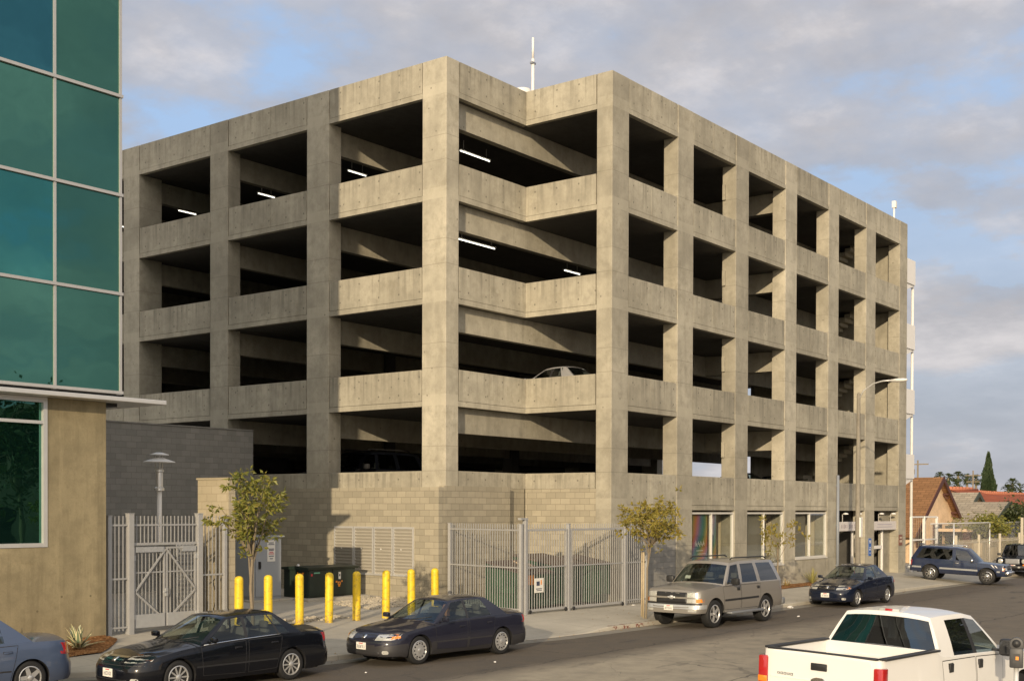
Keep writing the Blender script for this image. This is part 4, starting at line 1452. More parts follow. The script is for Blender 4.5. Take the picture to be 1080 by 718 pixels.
# ------------------------------------------------------------------ street lamp
X, Y = 48.2, 19.3
root = thing('street_lamp', 'tall concrete street lamp with a curved arm in front of the garage', 'street lamp', (X, Y, G(X, Y)))
b = MB(); b.lathe([(.22, 0), (.22, .35), (.15, .42), (.145, .45)], 12); b.lathe([(.115, .45), (.07, 8.0), (.001, 8.05)], 12); b.build('pole', M['lamp_post'], root, smooth=40)
b = MB(); b.tube([(0, 0, 7.75), (.01, -.2, 8.12), (.02, -.6, 8.38), (.02, -1.0, 8.46), (.02, -1.35, 8.46)], .028, 8); b.build('arm', M['alu'], root)
b = MB(); b.lathe([(.001, -.05), (.09, -.02), (.15, .16), (.15, .45), (.1, .72), (.001, .78)], 12, axis='Y'); b.bm.transform(Matrix.Translation((.02, -1.95, 8.45)) @ Matrix.Diagonal((.9, .85, .5, 1))); b.build('lamp_head', M['white_paint'], root, smooth=50)
b = MB(); b.box(-.1, .1, -.16, -.09, 2.2, 3.0, .01); b.build('control_box', M['white_paint'], root)

# parking meter on the near pavement
P = at(1072, 690, Y=5.15)
root = thing('parking_meter', 'grey parking meter head on a pale pole beside the white pickup', 'parking meter', (P.x, 5.15, .02), R(15))
zt = at(1072, 670, Y=5.15).z - .02
b = MB(); b.tube([(0, 0, 0), (0, 0, zt - .46)], .035, 10); b.build('pole', M['alu'], root)
b = MB(); b.box(-.075, .075, -.095, .095, zt - .47, zt - .18, .02); b.lathe([(.001, -.07), (.095, -.06), (.1, 0), (.095, .06), (.001, .07)], 16, axis='X', at=(0, 0, zt - .12)); b.build('meter_head', M['meter'], root, smooth=35)
b = MB(); b.lathe([(.001, -.078), (.06, -.074), (.06, -.06)], 14, axis='X', at=(0, 0, zt - .11)); b.box(-.08, -.074, -.05, .05, zt - .4, zt - .26); b.build('window', M['plastic'], root)
b = MB(); b.box(-.082, -.0805, -.03, .01, zt - .35, zt - .3); b.build('sticker', M['orange'], root)

# fallen leaves in the gutter and under the young trees
b = MB()
r4 = random.Random(41)
for i in range(420):
    if i % 3: x = r4.uniform(16, 52); y = curb(x) - abs(r4.gauss(0, .22)) - .02; z_ = ROAD_Z + .018
    else: x = r4.choice((18.6, 32.2, 41)) + r4.gauss(0, 1.4); y = max(curb(x) + .1, 20 + r4.gauss(0, .9)); z_ = G(x, y) + .012
    d = Vector((r4.uniform(-1, 1), r4.uniform(-1, 1), r4.uniform(0, .25))).normalized()
    s = Vector((-d.y, d.x, r4.uniform(-.2, .2)))
    L_ = r4.uniform(.04, .10)
    b.bm.faces.new([b.bm.verts.new(Vector((x, y, z_)) + q) for q in (Vector((0, 0, 0)), d * L_ * .5 + s * L_ * .22, d * L_, d * L_ * .5 - s * L_ * .22)])
tag(b.build('fallen_leaves', mat_simple('dry leaf', (.30, .19, .07), .8, 0, .4, 3, obj=False)), kind='stuff')
# litter on the street
def litter(lab, u, v, s, z=ROAD_Z):
    P = at(u, v, Z=z + .01)
    bb = bmesh.new()
    bmesh.ops.create_icosphere(bb, subdivisions=2, radius=s)
    for q in bb.verts: q.co *= rnd.uniform(.6, 1.25)
    b = MB().merge(bb, Matrix.Diagonal((1.3, .9, .45, 1)))
    o = b.build('litter', M['white_paint'], origin=P + Vector((0, 0, s * .3)))
    tag(o, lab, 'litter', 'scraps of white litter')


litter('white paper scrap on the asphalt near the dark sedan rear wheel', 522, 698, .035)
litter('crumpled white paper in the gutter behind the beige suv', 833, 641, .11)
litter('small white scrap on the asphalt between the suv and the pickup', 842, 650, .05)
litter('tiny white crumb of paper on the road beside the black sedan', 386, 709, .025)
litter('white cup lying on the pavement under the dumpster fence', 668, 638.5, .07, .1)
# ------------------------------------------------------------------ vehicles
def spl(pts, x):          # monotone cubic through (x, y) points sorted by x
    if x <= pts[0][0]: return pts[0][1]
    if x >= pts[-1][0]: return pts[-1][1]
    n = len(pts)
    i = next(k for k in range(n - 1) if pts[k][0] <= x <= pts[k + 1][0])
    sl = [(pts[k + 1][1] - pts[k][1]) / (pts[k + 1][0] - pts[k][0]) for k in range(n - 1)]

    def tg(k):
        if k == 0: return sl[0]
        if k == n - 1: return sl[-1]
        a, b = sl[k - 1], sl[k]
        return 0 if a * b <= 0 else 2 * a * b / (a + b)
    h = pts[i + 1][0] - pts[i][0]
    t = (x - pts[i][0]) / h
    return ((2 * t ** 3 - 3 * t * t + 1) * pts[i][1] + (t ** 3 - 2 * t * t + t) * h * tg(i) + (-2 * t ** 3 + 3 * t * t) * pts[i + 1][1] + (t ** 3 - t * t) * h * tg(i + 1))


class Car:
    def __init__(s, **k):
        s.__dict__.update(dict(pf=3.2, pr=3.2, cf=.75, cr=.6, sill=.2, drop=.05, bed=None, bowb=.16, bowt=.07, bowr=.05, bowrb=.1, b0=.07, b1=.91, bulge=.02, crown=2.4, clad=None, cladz=.42, arch=1.13, arch_r=None, shy=.945, fx=[(0, 0), (2, 0)], rx=[(0, 0), (2, 0)], black=()))
        s.__dict__.update(k)
        s.xf = s.L / 2 - s.fo
        s.xr = s.xf - s.wb
        for n in ('top', 'sh', 'roof'): setattr(s, n, sorted(getattr(s, n)))
        s.make()

    def w(s, x):
        hw = s.W / 2 * (1 - .035 * (abs(x) / (s.L / 2)) ** 2)
        a, c = s.L / 2 - s.cf, -s.L / 2 + s.cr
        m = 1.
        if x > a: m = max(0, 1 - min(1, (x - a) / s.cf) ** s.pf) ** (1 / s.pf)
        if x < c: m = max(0, 1 - min(1, (c - x) / s.cr) ** s.pr) ** (1 / s.pr)
        return hw * m

    def zb(s, x):
        z = s.sill if abs(x) < s.L / 2 - .5 else s.sill + .03
        for xc in (s.xf, s.xr):
            Ra = s.r * s.arch
            if abs(x - xc) < Ra - 1e-5: z = max(z, s.r + math.sqrt(Ra * Ra - (x - xc) ** 2))
        return z

    def side_y(s, x, z):
        sh = spl(s.sh, x)
        t = (z - s.sill) / max(.05, sh - s.sill)
        return s.w(x) * spl([(-.2, .90), (0, .935), (.1, .975), (.36, 1.), (.62, .995), (.85, .975), (1, s.shy)], t)

    def warp(s, x, z):
        a, c = s.xf + s.r * s.arch + .02, s.xr - s.r * s.arch - .02
        if x > a: return x + (x - a) / (s.L / 2 - a) * spl(s.fx, z)
        if x < c: return x - (x - c) / (-s.L / 2 - c) * spl(s.rx, z)
        return x

    def topz(s, x, f):
        a, b = spl(s.sh, x), spl(s.top, x)
        return a + (b - a) * (1 - abs(f) ** s.crown)

    def make(s):
        L2 = s.L / 2
        st = set()
        n = int(s.L / .085)
        for i in range(n + 1): st.add(round(-L2 + s.cr + (s.L - s.cr - s.cf) * i / n, 4))
        for i in range(11):
            th = math.pi / 2 * i / 10
            st.add(round(L2 - s.cf + s.cf * math.sin(th) ** (2 / s.pf), 4))
            st.add(round(-L2 + s.cr - s.cr * math.sin(th) ** (2 / s.pr), 4))
        Ra = s.r * s.arch
        for xc in (s.xf, s.xr):
            st = {q for q in st if not abs(q - xc) < Ra + .02}
            for i in range(19): st.add(round(xc - Ra * .9999 * math.cos(math.pi * i / 18), 4))
            st.add(round(xc - Ra - .006, 4)); st.add(round(xc + Ra + .006, 4))
        st = sorted(st)
        NS, NTP = 10, 7
        bm = bmesh.new()
        grid = []
        for x in st:
            zb, sh = s.zb(x), spl(s.sh, x)
            half = [(max(0, s.side_y(x, zb) - .16 * s.w(x) / (s.W / 2)), zb + .0)]
            for i in range(NS):
                z = zb + (sh - zb) * (i / (NS - 1))
                half.append((s.side_y(x, z), z))
            ys = half[-1][0]
            for i in range(1, NTP):
                f = 1 - i / (NTP - 1)
                half.append((ys * f, s.topz(x, f)))
            row = [bm.verts.new((s.warp(x, z), y, z)) for y, z in half] + [bm.verts.new((s.warp(x, z), -y, z)) for y, z in half[-2::-1]]
            grid.append(row)
        nh = 1 + NS + NTP - 1
        xA0, xC0 = s.side[0][0], s.side[-1][0]
        for i in range(len(grid) - 1):
            xm = (st[i] + st[i + 1]) / 2
            for j in range(len(grid[0]) - 1):
                jj = j if j < nh - 1 else 2 * (nh - 1) - 1 - j
                istop = jj >= NS
                if s.bed and istop and s.bed[0] < xm < s.bed[1]: continue
                f = bm.faces.new((grid[i][j], grid[i][j + 1], grid[i + 1][j + 1], grid[i + 1][j]))
                mi = 0
                if jj == 0: mi = 1
                elif istop and xC0 + .06 < xm < xA0 - .06 and jj >= NS + 1: mi = 1
                elif s.clad and not istop:
                    zc = (grid[i][j].co.z + grid[i + 1][j].co.z) / 2
                    if zc < s.cladz: mi = 2
                f.material_index = mi
        # ---- cabin
        NW = 11
        fr = [-1, -.95, -.72, -.48, -.24, 0, .24, .48, .72, .95, 1]
        bl = [0, s.b0, .35, .65, s.b1, 1]
        ns = len(s.side)
        s.glass = {}

        def bot_side(xb): return Vector((xb, s.side_y(xb, spl(s.sh, xb)) - .006, spl(s.sh, xb) - .012))
        def yt(x): return s.yt * (1 - .04 * ((x - s.roofmid) / max(.1, abs(s.side[0][1] - s.roofmid))) ** 2)
        def top_pt(x, f): return Vector((x, f * yt(x), spl(s.roof, x) - s.drop * abs(f) ** 2.6))
        s.top_pt = top_pt
        V = {}

        def vert(key, p):
            if key not in V: V[key] = bm.verts.new(p)
            return V[key]
        gfaces = {}

        def add(fv, gl):
            f = bm.faces.new(fv)
            f.material_index = 0
            if gl: gfaces.setdefault(gl, []).append(f)
            return f
        # sides
        for sg in (1, -1):
            P = {}
            for i, (xb, xt) in enumerate(s.side):
                a, c = bot_side(xb), top_pt(xt, 1)
                for k, t_ in enumerate(bl):
                    p = a.lerp(c, t_)
                    p.y += s.bulge * math.sin(math.pi * t_)
                    p.y *= sg
                    P[i, k] = vert(('c', 0 if i == 0 else 1, sg, k) if i in (0, ns - 1) else ('s', sg, i, k), p)
            for i in range(ns - 1):
                for k in range(len(bl) - 1):
                    win = next((q for q, (i0, i1) in enumerate(s.wins) if i0 <= i < i1), None)
                    gl = ('side', sg, win) if win is not None and 1 <= k < len(bl) - 2 else None
                    fc = add((P[i, k], P[i + 1, k], P[i + 1, k + 1], P[i, k + 1]), gl)
                    if i in s.black and 1 <= k < len(bl) - 2: fc.material_index = 1
        # windscreen and rear window
        for e, (xb, xt) in ((0, s.side[0]), (1, s.side[-1])):
            P = {}
            for q, f in enumerate(fr):
                yb = s.side_y(xb, spl(s.sh, xb)) - .006
                if e == 0: x0, x1 = xb + s.bowb * (1 - f * f), xt + s.bowt * (1 - f * f)
                else: x0, x1 = xb - s.bowrb * (1 - f * f), xt - s.bowr * (1 - f * f)
                a = Vector((x0, f * yb, (s.topz(x0, f) if not s.bed or e == 0 else spl(s.sh, xb)) - .012))
                c = top_pt(x1, f)
                c.y = f * yt(xt)
                for k, t_ in enumerate(bl):
                    p = a.lerp(c, t_)
                    if e == 0: p.x += .02 * math.sin(math.pi * t_)
                    if abs(f) == 1: P[q, k] = V[('c', e, 1 if f > 0 else -1, k)]
                    else: P[q, k] = vert(('w', e, q, k), p)
            for q in range(NW - 1):
                for k in range(len(bl) - 1):
                    gl = (('front',), ('rear',))[e] if 1 <= q < NW - 2 and 1 <= k < len(bl) - 2 else None
                    add((P[q, k], P[q + 1, k], P[q + 1, k + 1], P[q, k + 1]), gl)
        # roof
        K = len(bl) - 1
        RP = {}
        for i, (xb, xt) in enumerate(s.side):
            for q, f in enumerate(fr):
                if i in (0, ns - 1):
                    RP[i, q] = V[('c', 0 if i == 0 else 1, 1 if f > 0 else -1, K)] if abs(f) == 1 else V[('w', 0 if i == 0 else 1, q, K)]
                elif abs(f) == 1: RP[i, q] = V[('s', 1 if f > 0 else -1, i, K)]
                else: RP[i, q] = vert(('r', i, q), top_pt(xt, f))
        for i in range(ns - 1):
            for q in range(NW - 1): add((RP[i, q], RP[i + 1, q], RP[i + 1, q + 1], RP[i, q + 1]), None)
        # take the glass faces out
        s.gl = {}
        for key, fs in gfaces.items():
            s.gl[key] = [[v.co.copy() for v in f.verts] for f in fs]
        full = bm.copy()
        bmesh.ops.recalc_face_normals(full, faces=list(full.faces))
        s.bvh = BVHTree.FromBMesh(full)
        full.free()
        bmesh.ops.delete(bm, geom=[f for fs in gfaces.values() for f in fs], context='FACES')
        bmesh.ops.remove_doubles(bm, verts=list(bm.verts), dist=1e-4)
        s.bm = bm

    # ---- surface patches
    def hit(s, mode, a, c, sg=1):
        if mode == 'side': o, d = Vector((a, 4 * sg, c)), Vector((0, -sg, 0))
        elif mode == 'front': o, d = Vector((8, a, c)), Vector((-1, 0, 0))
        elif mode == 'rear': o, d = Vector((-8, a, c)), Vector((1, 0, 0))
        else: o, d = Vector((a, c, 5)), Vector((0, 0, -1))
        loc, no, _, _ = s.bvh.ray_cast(o, d)
        return loc, d

    def patch(s, mode, poly, eps=.006, cell=.06, sg=1, b=None, mat=0, thick=None):
        b = b or MB()
        cx_ = sum(p[0] for p in poly) / len(poly); cy_ = sum(p[1] for p in poly) / len(poly)
        ar = sum(poly[i][0] * poly[(i + 1) % len(poly)][1] - poly[(i + 1) % len(poly)][0] * poly[i][1] for i in range(len(poly)))
        if ar < 0: poly = poly[::-1]
        x0, x1 = min(p[0] for p in poly), max(p[0] for p in poly)
        y0, y1 = min(p[1] for p in poly), max(p[1] for p in poly)
        nx, ny = max(1, int((x1 - x0) / cell)), max(1, int((y1 - y0) / cell))
        g = bmesh.new()
        vs = [[g.verts.new((x0 + (x1 - x0) * i / nx, y0 + (y1 - y0) * j / ny, 0)) for j in range(ny + 1)] for i in range(nx + 1)]
        for i in range(nx):
            for j in range(ny): g.faces.new((vs[i][j], vs[i + 1][j], vs[i + 1][j + 1], vs[i][j + 1]))
        for i in range(len(poly)):
            p, q = Vector((*poly[i], 0)), Vector((*poly[(i + 1) % len(poly)], 0))
            n_ = Vector(((q - p).y, -(q - p).x, 0))
            bmesh.ops.bisect_plane(g, geom=list(g.verts) + list(g.edges) + list(g.faces), plane_co=p, plane_no=n_, clear_outer=True, dist=1e-5)
        bad = []
        for v in g.verts:
            loc, d = s.hit(mode, v.co.x, v.co.y, sg)
            if loc is None or (mode == 'rear' and loc.x > -s.L / 2 + .42) or (mode == 'front' and loc.x < s.L / 2 - .55): bad.append(v)
            else: v.co = loc - d * eps
        if bad: bmesh.ops.delete(g, geom=bad, context='VERTS')
        d = {'side': Vector((0, -sg, 0)), 'front': Vector((-1, 0, 0)), 'rear': Vector((1, 0, 0)), 'top': Vector((0, 0, -1))}[mode]
        ed = [e for e in g.edges if e.is_boundary]
        r_ = bmesh.ops.extrude_edge_only(g, edges=ed)
        for v in r_['geom']:
            if isinstance(v, bmesh.types.BMVert): v.co += d * (eps + .006)
        for f in g.faces:
            f.material_index = mat
            f.smooth = True
        return b.merge(g) or b

    def strip(s, mode, pts, width, eps=.002, sg=1, b=None, mat=0):
        b = b or MB()
        P = []
        for (a0, c0), (a1, c1) in zip(pts, pts[1:]):
            n = max(1, int(math.hypot(a1 - a0, c1 - c0) / .05))
            for i in range(n + (1 if (a1, c1) == pts[-1] else 0)): P.append((a0 + (a1 - a0) * i / n, c0 + (c1 - c0) * i / n))
        rows = []
        for i, (a, c) in enumerate(P):
            p, q = P[max(0, i - 1)], P[min(len(P) - 1, i + 1)]
            dx, dz = q[0] - p[0], q[1] - p[1]
            l_ = math.hypot(dx, dz) or 1
            o = (-dz / l_ * width / 2, dx / l_ * width / 2)
            r_ = []
            for sg2 in (1, -1):
                loc, d = s.hit(mode, a + o[0] * sg2, c + o[1] * sg2, sg)
                r_.append(None if loc is None else loc - d * eps)
            rows.append(r_)
        for r0, r1 in zip(rows, rows[1:]):
            if None in r0 or None in r1: continue
            f = b.bm.faces.new([b.bm.verts.new(p) for p in (r0[0], r0[1], r1[1], r1[0])])
            f.material_index = mat
        return b


def rr(x0, x1, y0, y1, r=.03, n=4):      # rounded rectangle
    out = []
    for cx_, cy_, a0 in ((x1 - r, y1 - r, 0), (x0 + r, y1 - r, 90), (x0 + r, y0 + r, 180), (x1 - r, y0 + r, 270)):
        for i in range(n + 1):
            a = R(a0 + 90 * i / n)
            out.append((cx_ + r * math.cos(a), cy_ + r * math.sin(a)))
    return out


def wheel(root, x, y, r, wid, rim_r, sg, style, rimmat):
    h = wid / 2
    b = MB()
    b.lathe([(rim_r * .98, -h * .8), (r * .86, -h), (r * .965, -h * .86), (r, -h * .6), (r, h * .6), (r * .965, h * .86), (r * .86, h), (rim_r * 1.03, h * .92), (rim_r * .98, h * .7)], 36, axis='Y')
    b.lathe([(rim_r * .98, -h * .8), (.001, -h * .8)], 36, axis='Y')
    o = b.build('wheel', M['black'], root, smooth=50)
    o.location = (x, y, r)
    if sg < 0: o.rotation_euler = (0, 0, math.pi)
    b = MB()
    yo = h * .9
    b.lathe([(rim_r, h * .3), (rim_r * 1.02, yo), (rim_r * .95, yo + .006), (rim_r * .9, yo - .02), (rim_r * .86, h * .35), (.001, h * .3)], 36, axis='Y', mat=1 if style not in ('cap',) else 0)
    for f in b.bm.faces:
        if f.calc_center_median().y > yo - .025 and f.calc_center_median().xz.length > rim_r * .87: f.material_index = 0
    ns, wd = {'many': (10, .026), 'five': (5, .075), 'six': (6, .06), 'cap': (8, .05), 'steel': (8, .03)}[style]
    for k in range(ns):
        a = 2 * math.pi * k / ns
        bb = MB()
        w0, w1 = wd * (1.25 if style == 'five' else 1), wd * .8
        bb.prism([(.03, -w0 / 2), (rim_r * .9, -w1 / 2 - .004), (rim_r * .9, w1 / 2 + .004), (.03, w0 / 2)], 0, .028, 'XY')
        bb.bm.transform(Matrix.Rotation(a, 4, 'Y') @ Matrix.Translation((0, yo - .035, 0)) @ Matrix.Rotation(R(-90), 4, 'X'))
        b.merge(bb.bm)
    if style == 'cap':
        b.lathe([(rim_r * .86, yo - .012), (rim_r * .6, yo + .0), (.001, yo + .005)], 36, axis='Y')
        for k in range(12):
            a = 2 * math.pi * k / 12
            b.lathe([(.018, yo - .008), (.018, yo + .0035), (.001, yo + .0035)], 8, axis='Y', at=(rim_r * .72 * math.cos(a), .0035, rim_r * .72 * math.sin(a)), mat=1)
    if style == 'steel':
        b.lathe([(rim_r * .62, yo - .03), (rim_r * .5, yo - .0), (.05, yo + .006), (.001, yo + .006)], 24, axis='Y')
    b.lathe([(.045, yo - .02), (.045, yo + .008), (.03, yo + .014), (.001, yo + .015)], 14, axis='Y')
    b.build('rim', [rimmat, M['plastic']], o, smooth=40)
    return o


def seats(root, xs, y, z0, h, bench=None):
    for x in xs:
        for sg in (1, -1):
            b = MB()
            b.rbox((x, sg * y, z0 + h * .4), (.14, .46, h * .8), (0, R(-12), 0), .05)
            b.rbox((x - .09, sg * y, z0 + h * .95), (.09, .25, .17), (0, R(-10), 0), .035)
            b.build('seat', M['seat'], root, smooth=40)
    if bench:
        b = MB()
        b.rbox((bench, 0, z0 + h * .34), (.14, y * 3.1, h * .68), (0, R(-14), 0), .05)
        for sg in (1, -1): b.rbox((bench - .07, sg * y, z0 + h * .8), (.08, .24, .14), (0, R(-10), 0), .03)
        b.build('rear_bench', M['seat'], root, smooth=40)


def finish(C, root, paint, style='many', rimmat=None, glass='car_glass', rear_glass=None, trim=None, tyre_w=.2, rim=.62, doors=(), handles=True, hsize=(.15, .03), belt_trim=None, mirror=None, wheels=True, clad_mat=None, low_line=None, seatx=None):
    rimmat = rimmat or M['rim']
    b = MB(); b.bm.free(); b.bm = C.bm
    body = b.build('body', [paint, M['plastic'], clad_mat or M['plastic']], root, smooth=38)
    # glass
    nm = {'front': 'windshield', 'rear': 'rear_window'}
    for key, fs in C.gl.items():
        bb = MB()
        for f in fs:
            try: bb.bm.faces.new([bb.bm.verts.new(p) for p in f])
            except ValueError: pass
        g = glass if key[0] == 'front' or (key[0] == 'side' and key[2] == 0) else (rear_glass or glass)
        bb.build(nm.get(key[0], 'side_window'), M[g], root, weld=1e-4, smooth=60)
    # underbody
    b = MB(); b.box(-C.L / 2 + .35, C.L / 2 - .35, -C.W * .36, C.W * .36, C.sill - .02, C.sill + .25)
    for xc in (C.xf, C.xr): b.box(xc - .4, xc + .4, -C.W * .36, C.W * .36, C.sill, C.r * 2.25)
    b.build('underbody', M['plastic'], root)
    for x in (C.xf, C.xr):
        for sg in (1, -1):
            if wheels: wheel(root, x, sg * (C.W / 2 - tyre_w / 2 - .035), C.r, tyre_w, C.r * rim, sg, style, rimmat)
    # doors: panels 3 mm proud over dark shut lines
    for sg in (1, -1):
        for poly, hx in doors:
            C.strip('side', poly + [poly[0]], .016, .0022, sg, b := MB())
            gap = b
            d = C.patch('side', [((p[0] - sum(q[0] for q in poly) / len(poly)) * .992 + sum(q[0] for q in poly) / len(poly), (p[1] - sum(q[1] for q in poly) / len(poly)) * .985 + sum(q[1] for q in poly) / len(poly)) for p in poly], .0035, .09, sg)
            do = d.build('door', [paint], root, smooth=40)
            gap.build('shut_line', M['plastic'], do)
            if handles:
                loc, dd = C.hit('side', hx[0], hx[1], sg)
                if loc:
                    bb = MB(); bb.rbox(loc - dd * .012, (hsize[0], .028, hsize[1]), bev=.008)
                    bb.rbox(loc - dd * .001, (hsize[0] + .02, .008, hsize[1] + .015), mat=1)
                    bb.build('handle', [trim or paint, M['plastic']], do, smooth=40)
    if seatx: seats(root, *seatx)
    if mirror:
        mx, mz, ms, mm = mirror
        for sg in (1, -1):
            y0 = C.side_y(mx, spl(C.sh, mx)) - .03
            b = MB()
            b.rbox((mx - .02, sg * (y0 + .05), mz - .02), (.06, .14, .04), bev=.01)
            b.rbox((mx, sg * (y0 + .10 + ms[1] / 2), mz + .03), ms, (0, 0, sg * R(-8)), min(ms) * .33)
            o = b.build('mirror', mm, root, smooth=40)
            b = MB(); b.rbox((mx - ms[0] / 2 - .002, sg * (y0 + .10 + ms[1] / 2), mz + .03), (.004, ms[1] * .8, ms[2] * .75), (0, 0, sg * R(-8))); b.build('mirror_glass', M['dark_glass'], o)
    return body


def plate(root, C, mode, y, z, chars=7, seed=0, wd=.31):
    loc, d = C.hit(mode, y, z)
    sx = -d.x
    b = MB(); b.rbox((loc.x + sx * .012, y, z), (.014, wd, .155), bev=.004)
    p = b.build('license_plate', M['plate'], root)
    r2 = random.Random(seed)
    b = MB()
    xx = loc.x + sx * .0205
    for k in range(chars):
        yy = y - wd * .40 + wd * .8 * (k + .5) / chars
        b.rbox((xx, yy, z - .012), (.002, .010, .062)) if r2.random() < .5 else b.rbox((xx, yy + .008, z - .012), (.002, .007, .062))
        for q in (-1, 0, 1):
            if r2.random() < .6: b.rbox((xx, yy, z - .012 + q * .028), (.002, .026, .009))
    b.rbox((xx, y, z + .056), (.002, .13, .018), mat=1)
    b.build('lettering', [M['ink'], M['ink_red']], p)


def both(C, root, name, mt, mode, poly, eps=.006, cell=.05):
    for sg in (1, -1):
        if mode == 'side': C.patch('side', poly, eps, cell, sg).build(name, mt, root, smooth=45)
        else: C.patch(mode, [(p[0] * sg, p[1]) for p in poly], eps, cell).build(name, mt, root, smooth=45)


def sedan(label, loc, rz, paint, L, W, H, wb, fo, r, style='many', glass='car_glass', trim=None, grille='bar', hood=.0, clad=None, lamp_y=(.50, .84), lamp_z=(.62, .75), seedp=1, mirror_mat=None, chrome_belt=False, quarter=True, tail_z=(.72, .9), group='sedans parked along the kerb', rim=.68, front=True):
    root = thing('parked_car', label, 'car', loc, rz, group)
    h = H / 1.415
    hx = L / 2
    C = Car(L=L, W=W, H=H, wb=wb, fo=fo, r=r, sill=.19,
            top=[(hx, .60 * h), (hx - .12, .70 * h), (hx - .5, .79 * h), (hx - 1.1, .90 * h), (hx - 1.5, .965 * h), (0, .98 * h), (-hx + 1.2, 1.0 * h), (-hx + .8, 1.025 * h), (-hx + .2, 1.01 * h), (-hx, .93 * h)],
            sh=[(hx, .52 * h), (hx - .12, .62 * h), (hx - .5, .715 * h), (hx - 1.1, .815 * h), (hx - 1.5, .855 * h), (0, .905 * h), (-hx + 1.0, .945 * h), (-hx + .3, .935 * h), (-hx, .86 * h)],
            roof=[(hx - 2.2, H - .045), (hx - 2.5, H - .008), (hx - 2.95, H), (hx - 3.4, H - .03), (-hx + 1.2, H - .06)], roofmid=hx - 2.9,
            yt=W * .325, drop=.045,
            side=[(hx - 1.42, hx - 2.17), (hx - 1.53, hx - 2.24), (hx - 2.46, hx - 2.50), (hx - 2.53, hx - 2.57), (-hx + 1.5, -hx + 1.68), (-hx + 1.45, -hx + 1.64), (-hx + 1.2, -hx + 1.55), (-hx + .9, -hx + 1.45)] if quarter else
                 [(hx - 1.42, hx - 2.17), (hx - 1.53, hx - 2.24), (hx - 2.46, hx - 2.50), (hx - 2.53, hx - 2.57), (hx - 3.0, hx - 2.95), (-hx + 1.45, -hx + 1.68), (-hx + 1.36, -hx + 1.64), (-hx + .9, -hx + 1.45)],
            wins=[(1, 2), (3, 4), (5, 6)] if quarter else [(1, 2), (3, 5)], black=(2, 4) if quarter else (2,),
            fx=[(.15, -.07), (.3, 0), (.5, 0), (.56, -.03), (.75, -.10), (1.2, -.1)], rx=[(.15, -.08), (.32, 0), (.55, 0), (.6, -.05), (.95, -.09), (1.3, -.1)],
            clad=clad, cladz=.44, cf=.8, cr=.62)
    d1 = [(hx - 1.47, .30), (hx - 2.42, .27), (hx - 2.46, .88 * h), (hx - 1.44, .845 * h)]
    d2 = [(hx - 2.50, .27), (C.xr + r * 1.16 + .03, .29), (C.xr + r * .95, .66), (C.xr + r * .75, .905 * h), (hx - 2.53, .885 * h)]
    finish(C, root, paint, style, glass=glass, doors=((d1, (hx - 2.28, .76 * h)), (d2, (C.xr + r * 1.0 + .12, .79 * h))), trim=trim, mirror=(hx - 1.62, .93 * h, (.10, .17, .11), mirror_mat or paint), rim=rim, clad_mat=clad, seatx=((hx - 2.62,), .37, .62, .62, -hx + 1.6), tyre_w=.205)
    if front:
        y0, y1 = lamp_y
        z0, z1 = lamp_z
        both(C, root, 'headlight', M['lamp_clear'], 'front', [(y0 * W / 2, z0), (y1 * W / 2, z0 + .01), (.965 * W / 2, z0 + .05), (.96 * W / 2, z1 - .01), (y1 * W / 2, z1 + .0), (y0 * W / 2, z1 - .03)])
        both(C, root, 'turn_signal', M['lamp_amber'], 'front', [(.80 * W / 2, z0 + .03), (.955 * W / 2, z0 + .055), (.95 * W / 2, z1 - .02), (.82 * W / 2, z1 - .015)], .011)
        both(C, root, 'turn_signal', M['lamp_amber'], 'side', [(hx - .42, z0 + .055), (hx - .17, z0 + .04), (hx - .15, z1 - .03), (hx - .44, z1 - .005)], .007)
        C.patch('front', rr(-y0 * W / 2 + .04, y0 * W / 2 - .04, z0 - .0, z1 - .035, .03), .004).build('grille', M['plastic'], root)
        bb = MB()
        if grille == 'bar':
            C.strip('front', [(-y0 * W / 2 + .04, z1 - .04), (y0 * W / 2 - .04, z1 - .04)], .025, .012, b=bb)
            C.strip('front', [(-y0 * W / 2 + .06, (z0 + z1) / 2 - .02), (y0 * W / 2 - .06, (z0 + z1) / 2 - .02)], .02, .012, b=bb)
        elif grille == 'slats':
            for q in (.25, .5, .75): C.strip('front', [(-y0 * W / 2 + .06, z0 + (z1 - z0 - .04) * q), (y0 * W / 2 - .06, z0 + (z1 - z0 - .04) * q)], .012, .010, b=bb)
            C.strip('front', [(-y0 * W / 2 + .03, z1 - .035), (y0 * W / 2 - .03, z1 - .035)], .022, .012, b=bb)
        C.patch('front', rr(-.055, .055, (z0 + z1) / 2 - .05, (z0 + z1) / 2 + .03, .035), .016, b=bb)
        bb.build('grille_trim', M['chrome'], root)
        C.patch('front', rr(-.52, .52, .235, .32, .03), .003).build('lower_grille', M['plastic'], root)
        both(C, root, 'fog_light', M['lamp_clear'], 'front', rr(.58, .70, .27, .35, .03), .005)
        C.strip('front', [(-.8, z0 - .045), (.8, z0 - .045)], .014, .002).build('bumper_line', M['plastic'], root)
        plate(root, C, 'front', 0, .43, seed=seedp)
        b = MB()
        C.strip('top', [(hx - 1.25, -.70), (hx - .35, -.60)], .012, .002, b=b); C.strip('top', [(hx - 1.25, .70), (hx - .35, .60)], .012, .002, b=b)
        b.build('hood_line', M['plastic'], root)
        b = MB()
        for y_ in (-.3, .25): b.tube([(hx - 1.22, y_, spl(C.top, hx - 1.22) + .01), (hx - 1.5, y_ + .42, spl(C.top, hx - 1.5) + .045)], .009, 5)
        b.build('wiper', M['plastic'], root)
    tz0, tz1 = tail_z
    both(C, root, 'taillight', M['lamp_red'], 'rear', [(.45 * W, tz0), (.49 * W, tz0 + .02), (.48 * W, tz1), (.28 * W, tz1 - .01), (.28 * W, tz0 + .02)], .014, .03)
